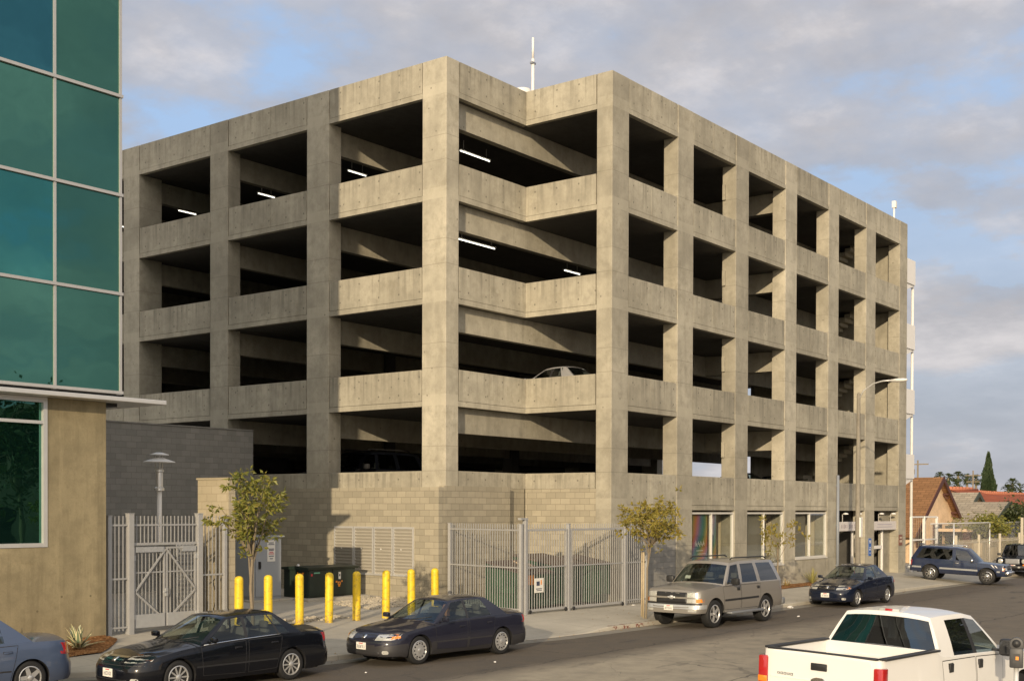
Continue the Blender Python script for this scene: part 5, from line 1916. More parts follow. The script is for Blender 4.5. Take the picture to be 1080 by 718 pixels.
    both(C, root, 'taillight', M['lamp_red'], 'side', [(-hx + .11, tz0 + .01), (-hx + .30, tz0 + .04), (-hx + .26, tz1 - .01), (-hx + .13, tz1 - .01)], .02, .03)
    plate(root, C, 'rear', 0, .62, seed=seedp + 50)
    for sg in (1, -1): C.strip('side', [(C.xf - r * 1.18, .47), (C.xr + r * 1.18, .47)], .03, .004, sg).build('side_moulding', clad or M['plastic'], root)
    bb = MB()
    if chrome_belt:
        for sg in (1, -1): bb.tube([Vector((x_, sg * (C.side_y(x_, spl(C.sh, x_)) + .004), spl(C.sh, x_) + .006)) for x_ in [hx - 1.5 - k * .2 for k in range(10)]], .011, 5)
        bb.build('belt_trim', M['chrome'], root)
    return root, C


pt_black = mat_paint('black car paint', (.004, .005, .008), rough=.2, dirt=.02)
pt_slate = mat_paint('slate blue car paint', (.015, .016, .028), rough=.35, dirt=.07, metal=.0)
pt_navy = mat_paint('navy car paint', (.006, .010, .024), rough=.2, dirt=.03)
pt_blue = mat_paint('steel blue car paint', (.075, .105, .175), rough=.3, dirt=.2, metal=.3)
pt_beige = mat_paint('pewter car paint', (.28, .262, .235), rough=.34, dirt=.12, metal=.35)
pt_blazer = mat_paint('blue suv paint', (.015, .024, .056), rough=.36, dirt=.14, metal=.1)
pt_white = mat_paint('white truck paint', (.72, .71, .68), rough=.3, dirt=.1)
pt_silver = mat_paint('silver car paint', (.42, .42, .42), rough=.3, dirt=.1, metal=.5)
lowgrey = mat_simple('dusty bumper grey', (.03, .029, .031), .5)
CARZ = ROAD_Z
LEFT = math.pi          # facing -X

galant, _ = sedan('black sedan with multi spoke wheels parked in front of the bollards', (15.78, 19.46, CARZ), LEFT - .06, pt_black, 4.77, 1.74, 1.415, 2.635, .95, .315, 'many', lamp_y=(.40, .80), lamp_z=(.62, .755), grille='bar', seedp=3, chrome_belt=True, quarter=True)
camry, camC = sedan('dusty slate blue sedan with hubcaps and a driver inside', (21.86, 18.92, CARZ), LEFT - .085, pt_slate, 4.76, 1.78, 1.42, 2.67, .96, .315, 'cap', lamp_y=(.42, .80), lamp_z=(.565, .715), grille='dark', seedp=4, clad=lowgrey, quarter=False)
kia, _ = sedan('dark navy compact sedan parked beyond the beige suv', (43.75, 17.72, CARZ), LEFT - .04, pt_navy, 4.5, 1.735, 1.47, 2.61, .9, .31, 'six', lamp_y=(.42, .78), lamp_z=(.62, .80), grille='bar', seedp=5, quarter=False)
bl, _ = sedan('steel blue sedan cut off by the left edge, showing its trunk', (11.4, 21.72, CARZ), LEFT - .10, pt_blue, 4.45, 1.74, 1.45, 2.55, .92, .315, 'five', seedp=6, quarter=False, tail_z=(.70, .92))

# ------------------------------------------------------------------ the big suv
def big_suv(label, loc, rz, paint):
    root = thing('parked_suv', label, 'suv', loc, rz)
    L, W, H = 5.05, 1.98, 1.955
    hx = L / 2
    C = Car(L=L, W=W, H=H, wb=2.946, fo=.93, r=.41, sill=.42, pf=4.6, pr=6, cf=.55, cr=.35,
            top=[(hx, 1.04), (hx - .06, 1.12), (hx - .2, 1.16), (hx - .9, 1.23), (hx - 1.5, 1.28), (0, 1.30), (-hx + .1, 1.31), (-hx, 1.30)],
            sh=[(hx, .96), (hx - .06, 1.06), (hx - .2, 1.10), (hx - .9, 1.17), (hx - 1.5, 1.21), (0, 1.235), (-hx + .1, 1.24), (-hx, 1.23)],
            roof=[(hx - 2.15, 1.895), (hx - 2.4, 1.935), (hx - 3.2, H - .01), (-hx + .9, H - .01), (-hx + .22, 1.905)], roofmid=-.4,
            yt=W * .375, drop=.045, bulge=.015, shy=.955,
            side=[(hx - 1.46, hx - 2.06), (hx - 1.57, hx - 2.13), (hx - 2.32, hx - 2.44), (hx - 2.48, hx - 2.60), (-hx + 1.66, -hx + 1.72), (-hx + 1.46, -hx + 1.53), (-hx + .34, -hx + .56), (-hx + .09, -hx + .26)],
            wins=[(1, 2), (3, 4), (5, 6)], b0=.06, b1=.88, bowb=.14, bowrb=.03, bowr=.02,
            fx=[(.3, -.03), (.42, 0), (.62, 0), (.66, -.05), (1.1, -.08), (1.4, -.1)], rx=[(.3, 0), (.5, .0), (.7, 0), (.75, -.05), (1.2, -.06)],
            arch=1.16)
    zl, zh = .50, 1.18
    d1 = [(hx - 1.42, zl), (hx - 2.34, zl), (hx - 2.33, zh + .02), (hx - 1.36, zh)]
    d2 = [(hx - 2.38, zl), (C.xr + .47, zl), (C.xr + .38, .82), (C.xr + .33, zh + .02), (hx - 2.37, zh + .02)]
    finish(C, root, paint, 'five', glass='car_glass', rear_glass='car_glass_dark', doors=((d1, (hx - 2.2, 1.08)), (d2, (C.xr + .5, 1.09))), trim=M['plastic'], hsize=(.15, .075), mirror=(hx - 1.74, 1.30, (.14, .26, .20), M['plastic']), tyre_w=.265, rim=.64, seatx=((hx - 2.75,), .42, .85, .62, hx - 3.5))
    # split grille with chrome bar, stacked lamps
    C.patch('front', rr(-.52, .52, .74, 1.05, .03), .004).build('grille', M['plastic'], root)
    bb = MB(); C.strip('front', [(-.53, .895), (.53, .895)], .05, .014, b=bb); C.patch('front', [(-.14, .83), (-.05, .83), (-.05, .80), (.05, .80), (.05, .83), (.14, .83), (.14, .89), (.05, .89), (.05, .92), (-.05, .92), (-.05, .89), (-.14, .89)][0:0] or rr(-.13, .13, .872, .925, .012), .022, b=bb, mat=1); C.patch('front', rr(-.05, .05, .85, .95, .012), .022, b=bb, mat=1)
    bb.build('grille_trim', [paint, M['alu']], root)
    both(C, root, 'headlight', M['lamp_clear'], 'front', [(.53, .91), (.93, .91), (.955, .94), (.95, 1.04), (.53, 1.05)], .008)
    both(C, root, 'headlight', M['lamp_clear'], 'front', [(.53, .76), (.80, .76), (.80, .87), (.53, .87)], .008)
    both(C, root, 'turn_signal', M['lamp_amber'], 'front', [(.81, .76), (.955, .775), (.955, .87), (.81, .87)], .008)
    both(C, root, 'turn_signal', M['lamp_amber'], 'side', [(hx - .26, .775), (hx - .08, .775), (hx - .08, .87), (hx - .24, .87)], .008)
    # bumper: chrome upper, dark lower
    b = MB(); C.strip('front', [(-.95, .64), (.95, .64)], .12, .012, b=b)
    for sg in (1, -1): C.strip('side', [(hx - .5, .64), (hx - .12, .64)], .12, .008, sg, b)
    b.build('bumper_top', M['steel'], root)
    b = MB(); C.strip('front', [(-.94, .72), (.94, .72)], .05, .018, b=b)
    b.build('bumper_pad', M['plastic'], root)
    both(C, root, 'fog_light', M['lamp_clear'], 'front', rr(.60, .84, .50, .565, .015), .01)
    C.patch('front', rr(-.28, .28, .42, .52, .03), .012).build('lower_grille', M['plastic'], root)
    plate(root, C, 'front', -.05, .60, seed=9)
    for sg in (1, -1):
        b = MB(); b.rbox((-.05, sg * (W / 2 + .01), .40), (1.9, .2, .07), bev=.025); b.build('running_board', M['steel_dark'], root, smooth=40)
        bb = C.strip('side', [(C.xf - .49, .78), (C.xr + .49, .80)], .06, .012, sg); bb.build('side_moulding', M['plastic'], root)
        b = MB(); b.tube([(.35, sg * .69, 1.95), (.25, sg * .69, 2.0), (-1.6, sg * .69, 2.0), (-1.75, sg * .69, 1.95)], .022, 6); b.build('roof_rack', M['plastic'], root)
    both(C, root, 'taillight', M['lamp_red'], 'rear', [(.80, .82), (.95, .82), (.95, 1.25), (.80, 1.25)], .01)
    b = MB(); b.rbox((-hx - .02, 0, .58), (.2, W * .94, .2), bev=.04); b.build('rear_bumper', M['steel_dark'], root, smooth=40)
    b = MB(); b.rbox((hx - 1.80, -.55, 1.40), (.02, .18, .10), (0, R(-30), 0)); b.build('paper_tag', M['plate'], root)
    return root, C


tahoe, _ = big_suv('large beige suv with chrome bumper parked before the rainbow poster window', (33.74, 18.0, CARZ), LEFT - .06, pt_beige)

# ------------------------------------------------------------------ blue two-door suv leaving the driveway
root = thing('small_suv', 'faded blue two door suv nosing out of the driveway by the bungalows', 'suv', (59.32, 18.72, -.045), R(-90) + .10)
root.rotation_euler = (0, .045, R(-90) + .10)
L, W, H = 4.42, 1.66, 1.65
hx = L / 2
C = Car(L=L, W=W, H=H, wb=2.56, fo=.86, r=.365, sill=.38, pf=6, pr=6, cf=.3, cr=.3,
        top=[(hx, .93), (hx - .1, .97), (hx - .9, 1.01), (hx - 1.3, 1.03), (0, 1.06), (-hx, 1.06)], sh=[(hx, .88), (hx - .1, .92), (hx - .9, .955), (hx - 1.3, .975), (0, 1.0), (-hx, 1.0)],
        roof=[(hx - 1.95, 1.60), (hx - 2.3, H), (-hx + .8, H), (-hx + .35, 1.62)], roofmid=-.4, yt=W * .365, drop=.04, bulge=.01, shy=.96,
        side=[(hx - 1.3, hx - 1.88), (hx - 1.38, hx - 1.92), (hx - 2.28, hx - 2.33), (hx - 2.44, hx - 2.48), (-hx + .85, -hx + 1.02), (-hx + .28, -hx + .62), (-hx + .06, -hx + .38)],
        wins=[(1, 2), (3, 4), (4, 5)], b0=.08, b1=.86, bowb=.1, bowrb=.02, bowr=.02, fx=[(.3, -.02), (.5, 0), (.7, 0), (.72, -.05), (1.1, -.07)], rx=[(.3, 0), (.6, 0), (.64, -.05), (1.3, -.05)], arch=1.17)
d1 = [(hx - 1.36, .44), (hx - 2.36, .44), (hx - 2.36, .97), (hx - 1.33, .95)]
finish(C, root, pt_blazer, 'steel', rimmat=M['chrome'], glass='car_glass_dark', doors=((d1, (hx - 2.22, .90)),), mirror=(hx - 1.52, 1.03, (.1, .18, .14), M['chrome']), tyre_w=.23, rim=.62, seatx=((hx - 2.55,), .36, .72, .58, hx - 3.4), trim=M['chrome'])
b = MB()
for sg in (1, -1):
    C.strip('side', [(hx - .3, .62), (C.xf + .42, .62)], .07, .006, sg, b); C.strip('side', [(C.xf - .42, .62), (C.xr + .42, .62)], .08, .006, sg, b); C.strip('side', [(C.xr - .42, .62), (-hx + .1, .62)], .08, .006, sg, b)
b.build('side_stripe', M['steel_dark'], root)
b = MB()
for sg in (1, -1): C.strip('side', [(C.xf - .4, .45), (C.xr + .4, .45)], .16, .004, sg, b)
b.build('rocker_cladding', M['plastic'], root)
b = MB(); b.rbox((hx + .0, 0, .56), (.16, W * .96, .16), bev=.04); b.build('front_bumper', M['chrome'], root, smooth=40)
b = MB(); b.rbox((-hx - .02, 0, .56), (.16, W * .96, .16), bev=.04); b.build('rear_bumper', M['steel_dark'], root, smooth=40)
both(C, root, 'headlight', M['lamp_clear'], 'front', rr(.50, .74, .70, .83, .02), .01)
both(C, root, 'turn_signal', M['lamp_amber'], 'side', [(hx - .2, .68), (hx - .05, .68), (hx - .05, .8), (hx - .2, .8)], .01)
C.patch('front', rr(-.47, .47, .70, .84, .02), .006).build('grille', M['plastic'], root)
both(C, root, 'taillight', M['lamp_red'], 'side', [(-hx + .01, .70), (-hx + .09, .70), (-hx + .09, .95), (-hx + .01, .95)], .012)
both(C, root, 'taillight', M['lamp_red'], 'rear', rr(.62, .78, .68, .95, .02), .012)
b = MB()
C.patch('side', [(hx - .60, .80), (hx - .53, .78), (hx - .66, .92), (hx - .73, .93)], .008, sg=-1, b=b); C.patch('side', [(hx - .46, .80), (hx - .40, .79), (hx - .50, .90), (hx - .56, .91)], .008, sg=-1, b=b)
b.build('fender_scrape', M['white_paint'], root)
for sg in (1, -1):
    b = MB(); b.tube([(.2, sg * .52, 1.64), (.1, sg * .52, 1.70), (-1.3, sg * .52, 1.70), (-1.4, sg * .52, 1.64)], .018, 6); b.build('roof_rack', M['chrome'], root)
b = MB(); b.rbox((-hx + .36, 0, 1.67), (.12, 1.0, .03), (0, R(20), 0), .01); b.build('roof_deflector', M['plastic'], root)

# ------------------------------------------------------------------ white pickup
root = thing('pickup_truck', 'white crew cab pickup truck with empty bed seen from behind', 'pickup truck', (0, 0, 0), -.11)
L, W, H = 5.72, 2.0, 1.90
hx = L / 2
ca, sa = math.cos(-.11), math.sin(-.11)
root.location = (16.6 + hx * ca, 7.2 + hx * sa, -.12)
root.rotation_euler = (.022, 0, -.12)
bx0, bx1 = -hx + .07, -hx + 1.74
C = Car(L=L, W=W, H=H, wb=3.53, fo=.95, r=.39, sill=.40, pf=5, pr=9, cf=.5, cr=.16,
        top=[(hx, 1.0), (hx - .1, 1.10), (hx - .8, 1.17), (hx - 1.4, 1.22), (hx - 1.85, 1.27), (bx1 + .02, 1.38), (-hx, 1.38)], sh=[(hx, .95), (hx - .1, 1.05), (hx - .8, 1.12), (hx - 1.4, 1.17), (hx - 1.85, 1.21), (bx1 + .3, 1.27), (bx1 + .03, 1.30), (bx1 - .02, 1.37), (-hx, 1.37)],
        roof=[(hx - 2.35, 1.83), (hx - 2.7, 1.89), (bx1 + .8, H), (bx1 + .28, H - .02)], roofmid=-.2, yt=W * .355, drop=.05, bulge=.015, shy=.965, bed=(bx0, bx1),
        side=[(hx - 1.72, hx - 2.32), (hx - 1.83, hx - 2.39), (hx - 2.66, hx - 2.70), (hx - 2.78, hx - 2.82), (bx1 + .52, bx1 + .60), (bx1 + .05, bx1 + .24)],
        wins=[(1, 2), (3, 4)], black=(2,), b0=.04, b1=.89, bowb=.14, bowrb=.02, bowr=.03, fx=[(.3, 0), (2, 0)], rx=[(.3, 0), (2, 0)], arch=1.16)
d1 = [(hx - 1.78, .56), (hx - 2.72, .56), (hx - 2.73, 1.20), (hx - 1.76, 1.16)]
d2 = [(hx - 2.76, .56), (bx1 + .25, .56), (bx1 + .12, .8), (bx1 + .10, 1.22), (hx - 2.77, 1.20)]
finish(C, root, pt_white, 'six', glass='car_glass', rear_glass='car_glass_dark', doors=((d1, (hx - 2.6, 1.08)), (d2, (bx1 + .36, 1.10))), trim=M['plastic'], hsize=(.13, .13), mirror=(hx - 2.0, 1.27, (.15, .26, .27), M['plastic']), tyre_w=.26, rim=.6, seatx=((hx - 3.0,), .45, .9, .6, None))
# bed: inner walls, floor, front wall, rails
b = MB()
wi = W / 2 - .12
b.box(bx0 + .03, bx1, -wi, wi, .82, .86)
for sg in (1, -1):
    b.box(bx0 + .03, bx1, min(sg * wi, sg * (wi + .05)), max(sg * wi, sg * (wi + .05)), .82, 1.36)
    b.box(C.xr - .42, C.xr + .42, min(sg * wi, sg * (wi - .2)), max(sg * wi, sg * (wi - .2)), .86, 1.06, .03)
b.box(bx1 - .05, bx1 - .001, -wi - .04, wi + .04, .82, 1.375, .01)
b.box(bx1 - .075, bx1 - .051, -wi + .1, wi - .1, 1.08, 1.22, .01)
for k in range(9): b.box(bx0 + .04, bx1 - .06, -wi + .12 + k * .2, -wi + .19 + k * .2, .862, .876)
b.box(bx0 + .01, bx0 + .05, -wi, wi, .80, 1.375, .006)
bed = b.build('bed', pt_white, root)
b = MB()
for sg in (1, -1): b.rbox((-hx + .93, sg * (W / 2 - .085), 1.384), (1.66, .13, .03), bev=.01)
b.rbox((-hx + .055, 0, 1.384), (.1, W - .26, .03), bev=.01)
b.build('bed_rail', M['plastic'], root, smooth=40)
b = MB(); C.patch('rear', rr(-.80, .80, .66, 1.345, .04), .012, .1, b=b); tg_ = b.build('tailgate', pt_white, root, smooth=40)
b = MB(); b.box(-hx - .022, -hx - .008, -.80, .80, .98, .985); b.build('crease', pt_white, tg_)
b = MB(); b.rbox((-hx - .018, .0, 1.19), (.02, .26, .105), bev=.012); b.rbox((-hx - .026, .0, 1.20), (.014, .2, .05), bev=.005); b.build('handle', M['plastic'], tg_, smooth=40)
b = MB(); b.lathe([(.001, .012), (.115, .008), (.125, 0)], 24, axis='X'); b.bm.transform(Matrix.Translation((-hx - .024, 0, .985)) @ Matrix.Diagonal((-1, 1, .46, 1))); b.lathe([(.001, -.016), (.1, -.014)], 24, axis='X', at=(0, 0, 0), mat=1)
for v in list(b.bm.verts)[-49:]: pass
b.build('oval_emblem', [M['chrome'], M['sign_blue']], tg_, smooth=40)
b = MB()
for k, hh in enumerate((.03, .036, .036, .03, .036)): b.rbox((-hx - .016, .66 - k * .055, 1.04), (.008, .042, hh)); b.rbox((-hx - .0205, .66 - k * .055, 1.04), (.002, .018, hh * .4), mat=1)
b.build('model_lettering', [M['steel_dark'], M['plate']], tg_)
for sg in (1, -1):
    b = MB(); b.rbox((-hx + .045, sg * .925, 1.0), (.16, .145, .54), bev=.02); tl_ = b.build('taillight', M['lamp_red'], root, smooth=40)
    b = MB(); b.rbox((-hx + .04, sg * .926, .93), (.162, .147, .09), bev=.01); b.build('turn_signal', M['lamp_amber'], tl_, smooth=40)
    b = MB(); b.rbox((-hx + .04, sg * .926, .83), (.162, .147, .08), bev=.01); b.build('reverse_light', M['lamp_clear'], tl_, smooth=40)
b = MB(); b.rbox((-hx - .06, 0, .58), (.2, W * .97, .2), bev=.04); b.build('rear_bumper', M['chrome'], root, smooth=40)
b = MB(); b.rbox((bx1 + .30, 0, H - .012), (.05, .34, .055), (0, R(14), 0), .015, 0); b.rbox((bx1 + .277, 0, H - .008), (.014, .12, .045), (0, R(14), 0), .004, 1); b.build('brake_light', [M['lamp_clear'], M['lamp_red']], root, smooth=40)
b = MB()
for y_ in (-.23, .23): b.box(bx1 + .09, bx1 + .105, y_ - .012, y_ + .012, 1.42, 1.80)
bb = b.bm
for v in bb.verts: v.co.x += (v.co.z - 1.36) * .36
b.build('slider_frame', M['plastic'], root)
both(C, root, 'headlight', M['lamp_clear'], 'front', rr(.55, .92, .85, 1.05, .03), .01)
C.patch('front', rr(-.5, .5, .7, 1.05, .04), .006).build('grille', M['chrome'], root)
b = MB(); C.patch('side', rr(-hx + .55, -hx + .75, 1.0, 1.2, .09), .003, sg=1, b=b); b.build('fuel_door', pt_white, root)

# ------------------------------------------------------------------ dark car at the right edge
root = thing('parked_suv', 'black boxy suv with round headlights cut off by the right edge', 'suv', (68.35, 18.35, CARZ), LEFT + .05)
L, W, H = 4.2, 1.75, 1.72
hx = L / 2
C = Car(L=L, W=W, H=H, wb=2.5, fo=.72, r=.36, sill=.36, pf=6, pr=6, cf=.3, cr=.3,
        top=[(hx, 1.02), (hx - .8, 1.08), (0, 1.12), (-hx, 1.12)], sh=[(hx, .98), (hx - .8, 1.03), (0, 1.06), (-hx, 1.06)],
        roof=[(hx - 1.6, 1.68), (hx - 2.0, H), (-hx + .2, H - .02)], roofmid=-.3, yt=W * .39, drop=.04, bulge=.01,
        side=[(hx - 1.2, hx - 1.5), (hx - 1.28, hx - 1.56), (hx - 2.1, hx - 2.12), (hx - 2.2, hx - 2.22), (-hx + .3, -hx + .35), (-hx + .06, -hx + .14)], wins=[(1, 2), (3, 4)], bowb=.06, bowrb=.01, bowr=.01, arch=1.2)
finish(C, root, pt_black, 'five', glass='car_glass_dark', doors=(([(hx - 1.28, .46), (hx - 2.15, .46), (hx - 2.15, 1.02), (hx - 1.24, 1.0)], (hx - 2.0, .95)),), mirror=(hx - 1.42, 1.12, (.1, .18, .14), M['plastic']), tyre_w=.24, seatx=((hx - 2.2,), .36, .8, .58))
for sg in (1, -1):
    b = MB(); b.lathe([(.125, 0), (.12, .03), (.06, .05), (.001, .055)], 18, axis='X', at=(hx - .02, sg * .58, .84)); b.build('headlight', M['lamp_clear'], root, smooth=50)
both(C, root, 'turn_signal', M['lamp_amber'], 'front', rr(.52, .66, .60, .68, .02), .012)
C.patch('front', rr(-.36, .36, .68, .97, .02), .008).build('grille', M['steel_dark'], root)
b = MB(); b.rbox((hx + .05, 0, .54), (.18, W * .98, .14), bev=.04); b.build('front_bumper', M['plastic'], root, smooth=40)
both(C, root, 'fog_light', M['lamp_clear'], 'front', rr(.3, .42, .50, .58, .03), .15)
plate(root, C, 'front', 0, .58, seed=12)

# ------------------------------------------------------------------ cars glimpsed inside the garage
def garage_car(src, label, x, y, z, rz, paint=None):
    o = copy_tree(src)
    o.name = 'garage_car'
    o.location = (x, y, z); o.rotation_euler = (0, 0, rz)
    o['label'] = label; o['group'] = 'cars parked inside the garage'
    if paint:
        for ch in o.children:
            if ch.name.startswith(('body', 'door', 'mirror')) and ch.type == 'MESH':
                ch.data = ch.data.copy()
                for i_, mm in enumerate(ch.data.materials):
                    if mm and 'paint' in mm.name: ch.data.materials[i_] = paint
    return o


F1, F2, F3 = 3.56, 6.86, 10.22
P = at(594, 396, Y=27.15)
garage_car(kia, 'silver car whose roof shows over the second parapet in the notch', 35.75, 25.45, F2, R(90), pt_silver)
garage_car(galant, 'dark car behind the first parapet in the shaded bay left of the tree top', 33.2, 34.6, F1, R(180))
garage_car(tahoe, 'dark suv behind the first parapet in the shaded second bay', 33.6, 32.9, F1 - .02, R(175), pt_black)
garage_car(kia, 'dark car parked nose out behind the fourth street bay of level one', 50.9, 25.6, F1, R(-90))
garage_car(camry, 'slate car parked behind the fifth street bay of level one', 55.4, 25.8, F1, R(-90))
garage_car(kia, 'pale car behind the fourth street bay of level two', 51.4, 25.7, F2, R(-90), pt_white)
garage_car(galant, 'dark car behind the second street bay two levels below the top', 42.0, 25.8, F3, R(-90))

# ------------------------------------------------------------------ the driver in the slate blue sedan
def person_driver(loc, rz):
    root = thing('person', 'driver in a pale blue shirt leaning at the wheel of the slate blue sedan', 'person', loc, rz)
    V = [(0, 0, .0), (.0, 0, .22), (.02, 0, .42), (.05, 0, .50), (.08, 0, .57), (.10, 0, .66), (.115, 0, .76), (.10, 0, .83),
         (.03, .19, .43), (.17, .27, .24), (.38, .17, .30), (.46, .13, .34), (.03, -.19, .43), (.16, -.27, .24), (.38, -.17, .30), (.46, -.13, .34),
         (.2, .11, -.03), (.46, .13, .02), (.2, -.11, -.03), (.46, -.13, .02)]
    Rr = [.15, .14, .15, .075, .058, .085, .10, .07, .075, .05, .042, .045, .075, .05, .042, .045, .085, .06, .085, .06]
    E = [(0, 1), (1, 2), (2, 3), (3, 4), (4, 5), (5, 6), (6, 7), (2, 8), (8, 9), (9, 10), (10, 11), (2, 12), (12, 13), (13, 14), (14, 15), (0, 16), (16, 17), (0, 18), (18, 19)]
    me = bpy.data.meshes.new('body')
    me.from_pydata(V, E, [])
    o = bpy.data.objects.new('body', me)
    link(o)
    sk = o.modifiers.new('skin', 'SKIN')
    me.skin_vertices.new() if not me.skin_vertices else None
    for v, q in zip(me.skin_vertices[0].data, Rr): v.radius = (q, q)
    me.skin_vertices[0].data[0].use_root = True
    ss = o.modifiers.new('sub', 'SUBSURF'); ss.levels = 2; ss.render_levels = 2
    bpy.context.view_layer.update()
    ev = o.evaluated_get(bpy.context.evaluated_depsgraph_get())
    m2 = bpy.data.meshes.new_from_object(ev)
    o.modifiers.clear()
    o.data = m2
    m2.name = 'body'
    for mm in (M['skin'], M['cloth'], M['seat']): m2.materials.append(mm)
    for p in m2.polygons:
        p.use_smooth = True
        c = p.center
        p.material_index = 0 if (c.z > .53 or (abs(c.y) > .1 and c.x > .2 and c.z > .1)) else 2 if c.z < .06 else 1
    o.parent = root
    b = MB()
    bb = bmesh.new(); bmesh.ops.create_uvsphere(bb, u_segments=14, v_segments=10, radius=.113)
    bmesh.ops.bisect_plane(bb, geom=list(bb.verts) + list(bb.edges) + list(bb.faces), plane_co=(.035, 0, -.01), plane_no=(.8, 0, -.55), clear_outer=True)
    b.merge(bb, Matrix.Translation((.10, 0, .765)))
    b.build('hair', M['hair'], root, smooth=60)
    b = MB(); b.rbox((.215, 0, .73), (.035, .025, .04), bev=.01)
    b.build('nose', M['skin'], root)
    return root


cc = Vector((21.86, 18.92, CARZ))
off = Matrix.Rotation(LEFT - .085, 3, 'Z') @ Vector((.02, .37, .42))
person_driver(cc + off, LEFT - .085)
# ------------------------------------------------------------------ bungalows beyond the garage
M['stucco'] = mat_concrete('peach stucco', (.78, .57, .37), var=.08, streak=.12)
M['stucco_b'] = mat_concrete('cream stucco', (.52, .42, .28), var=.08, streak=.12)


def mat_shingle(name, c):
    t = NT(name)
    p = t.pos()
    x, y, z = t.xyz(p)
    cbn = t.n('ShaderNodeCombineXYZ')
    t.l(y, cbn.inputs[0]); t.l(t.math('MULTIPLY', z, 1.6), cbn.inputs[1])
    br = t.n('ShaderNodeTexBrick')
    br.inputs['Scale'].default_value = 1
    br.inputs['Brick Width'].default_value = .5
    br.inputs['Row Height'].default_value = .22
    br.inputs['Mortar Size'].default_value = .018
    br.inputs['Color1'].default_value = (*c, 1)
    br.inputs['Color2'].default_value = (*(q * .72 for q in c), 1)
    br.inputs['Mortar'].default_value = (*(q * .4 for q in c), 1)
    t.l(cbn.outputs[0], br.inputs['Vector'])
    n = t.noise(p, 1.3, 6)
    return t.bsdf(t.mix(t.math('MULTIPLY', n, .5), br.outputs[0], tuple(q * .6 for q in c)), .9, 0, t.bump(br.outputs['Fac'], .3, .02), .2)


M['shingle'] = mat_shingle('brown shingle', (.32, .17, .08))
M['shingle_g'] = mat_shingle('pale grey shingle', (.42, .36, .27))
M['tile'] = mat_shingle('red roof tile', (.40, .11, .05))
M['trim_dark'] = mat_simple('dark red brown trim', (.075, .025, .018), .6)
M['trim_green'] = mat_simple('dark green trim', (.05, .06, .04), .6)
M['iron'] = mat_simple('cream iron paint', (.50, .45, .35), .5)


def bungalow(label, x0, x1, yf, yb, ze, zr, wallm, roofm, trimm, porch=False, group='bungalows along the street', over=.55):
    xm = (x0 + x1) / 2
    g0 = G(xm, yf)
    root = thing('bungalow', label, 'house', (xm, yf, g0), group=group)
    b = MB()
    b.box(x0, x1, yf + .02, yb, g0 - .3, ze)
    b.prism([(x0, ze), (x1, ze), (xm, zr - .18)], yf + .02, yb, 'XZ')
    b.build('wall', wallm, root, world=True)
    sl = (zr - ze) / (xm - x0)
    b = MB()
    for sg in (-1, 1):
        xe = xm + sg * (xm - x0 + over)
        b.prism([(xm, zr), (xe, zr - sl * (abs(xe - xm))), (xe, zr - sl * abs(xe - xm) - .12), (xm, zr - .14)], yf - .35, yb + .5, 'XZ')
    b.build('roof', roofm, root, world=True)
    b = MB()
    for sg in (-1, 1):
        xe = xm + sg * (xm - x0 + over + .03)
        b.prism([(xm, zr + .03), (xe, zr - sl * abs(xe - xm) + .02), (xe, zr - sl * abs(xe - xm) - .26), (xm, zr - .28)], yf - .42, yf - .36, 'XZ')
    b.build('barge_board', trimm, root, world=True)
    b = MB()
    for f in (.25, .62, .95):
        for sg in (-1, 1):
            xx = xm + sg * (xm - x0) * f
            zz_ = zr - sl * abs(xx - xm) - .3
            b.box(xx - .06, xx + .06, yf - .34, yf + .02, zz_, zz_ + .1)
            b.rbox((xx, yf - .16, zz_ - .12), (.08, .34, .08), (R(35), 0, 0))
    b.build('bracket', trimm, root, world=True)
    for fx_ in ((.25, .75) if not porch else (.15, .5)):
        xx = x0 + (x1 - x0) * fx_
        b = MB(); b.box(xx - .75, xx + .75, yf - .05, yf + .015, g0 + .9, g0 + 2.25)
        w_ = b.build('window', trimm, root, world=True)
        b = MB(); b.box(xx - .64, xx - .03, yf - .065, yf - .052, g0 + 1.0, g0 + 2.15); b.box(xx + .03, xx + .64, yf - .065, yf - .052, g0 + 1.0, g0 + 2.15); b.build('pane', M['dark_glass'], w_)
    for yy in (yf + 2, yf + 5.5):
        b = MB(); b.box(x0 - .05, x0 - .002, yy - .6, yy + .6, g0 + .9, g0 + 2.2); w_ = b.build('window', trimm, root, world=True)
        b = MB(); b.box(x0 - .065, x0 - .052, yy - .5, yy + .5, g0 + 1.0, g0 + 2.1); b.build('pane', M['dark_glass'], w_)
    if porch:
        b = MB()
        for xx in (xm + .3, x1 - .25):
            b.box(xx - .2, xx + .2, yf - 1.9, yf - 1.5, g0, ze - .2)
        b.build('porch_post', trimm, root, world=True)
        b = MB(); b.box(xm - .2, x1 + .2, yf - 2.1, yf + .0, ze - .22, ze - .05); b.box(xm - .2, x1 + .2, yf - 2.1, yf, g0 - .3, g0 + .35); b.build('porch', wallm, root, world=True)
        b = MB()
        for k in range(18): b.box(xm + .5 + k * .2, xm + .53 + k * .2, yf - 2.0, yf - 1.97, g0 + .35, g0 + 1.2)
        b.box(xm + .4, x1, yf - 2.01, yf - 1.96, g0 + 1.2, g0 + 1.26)
        b.build('porch_rail', M['iron'], root, world=True)
    return root


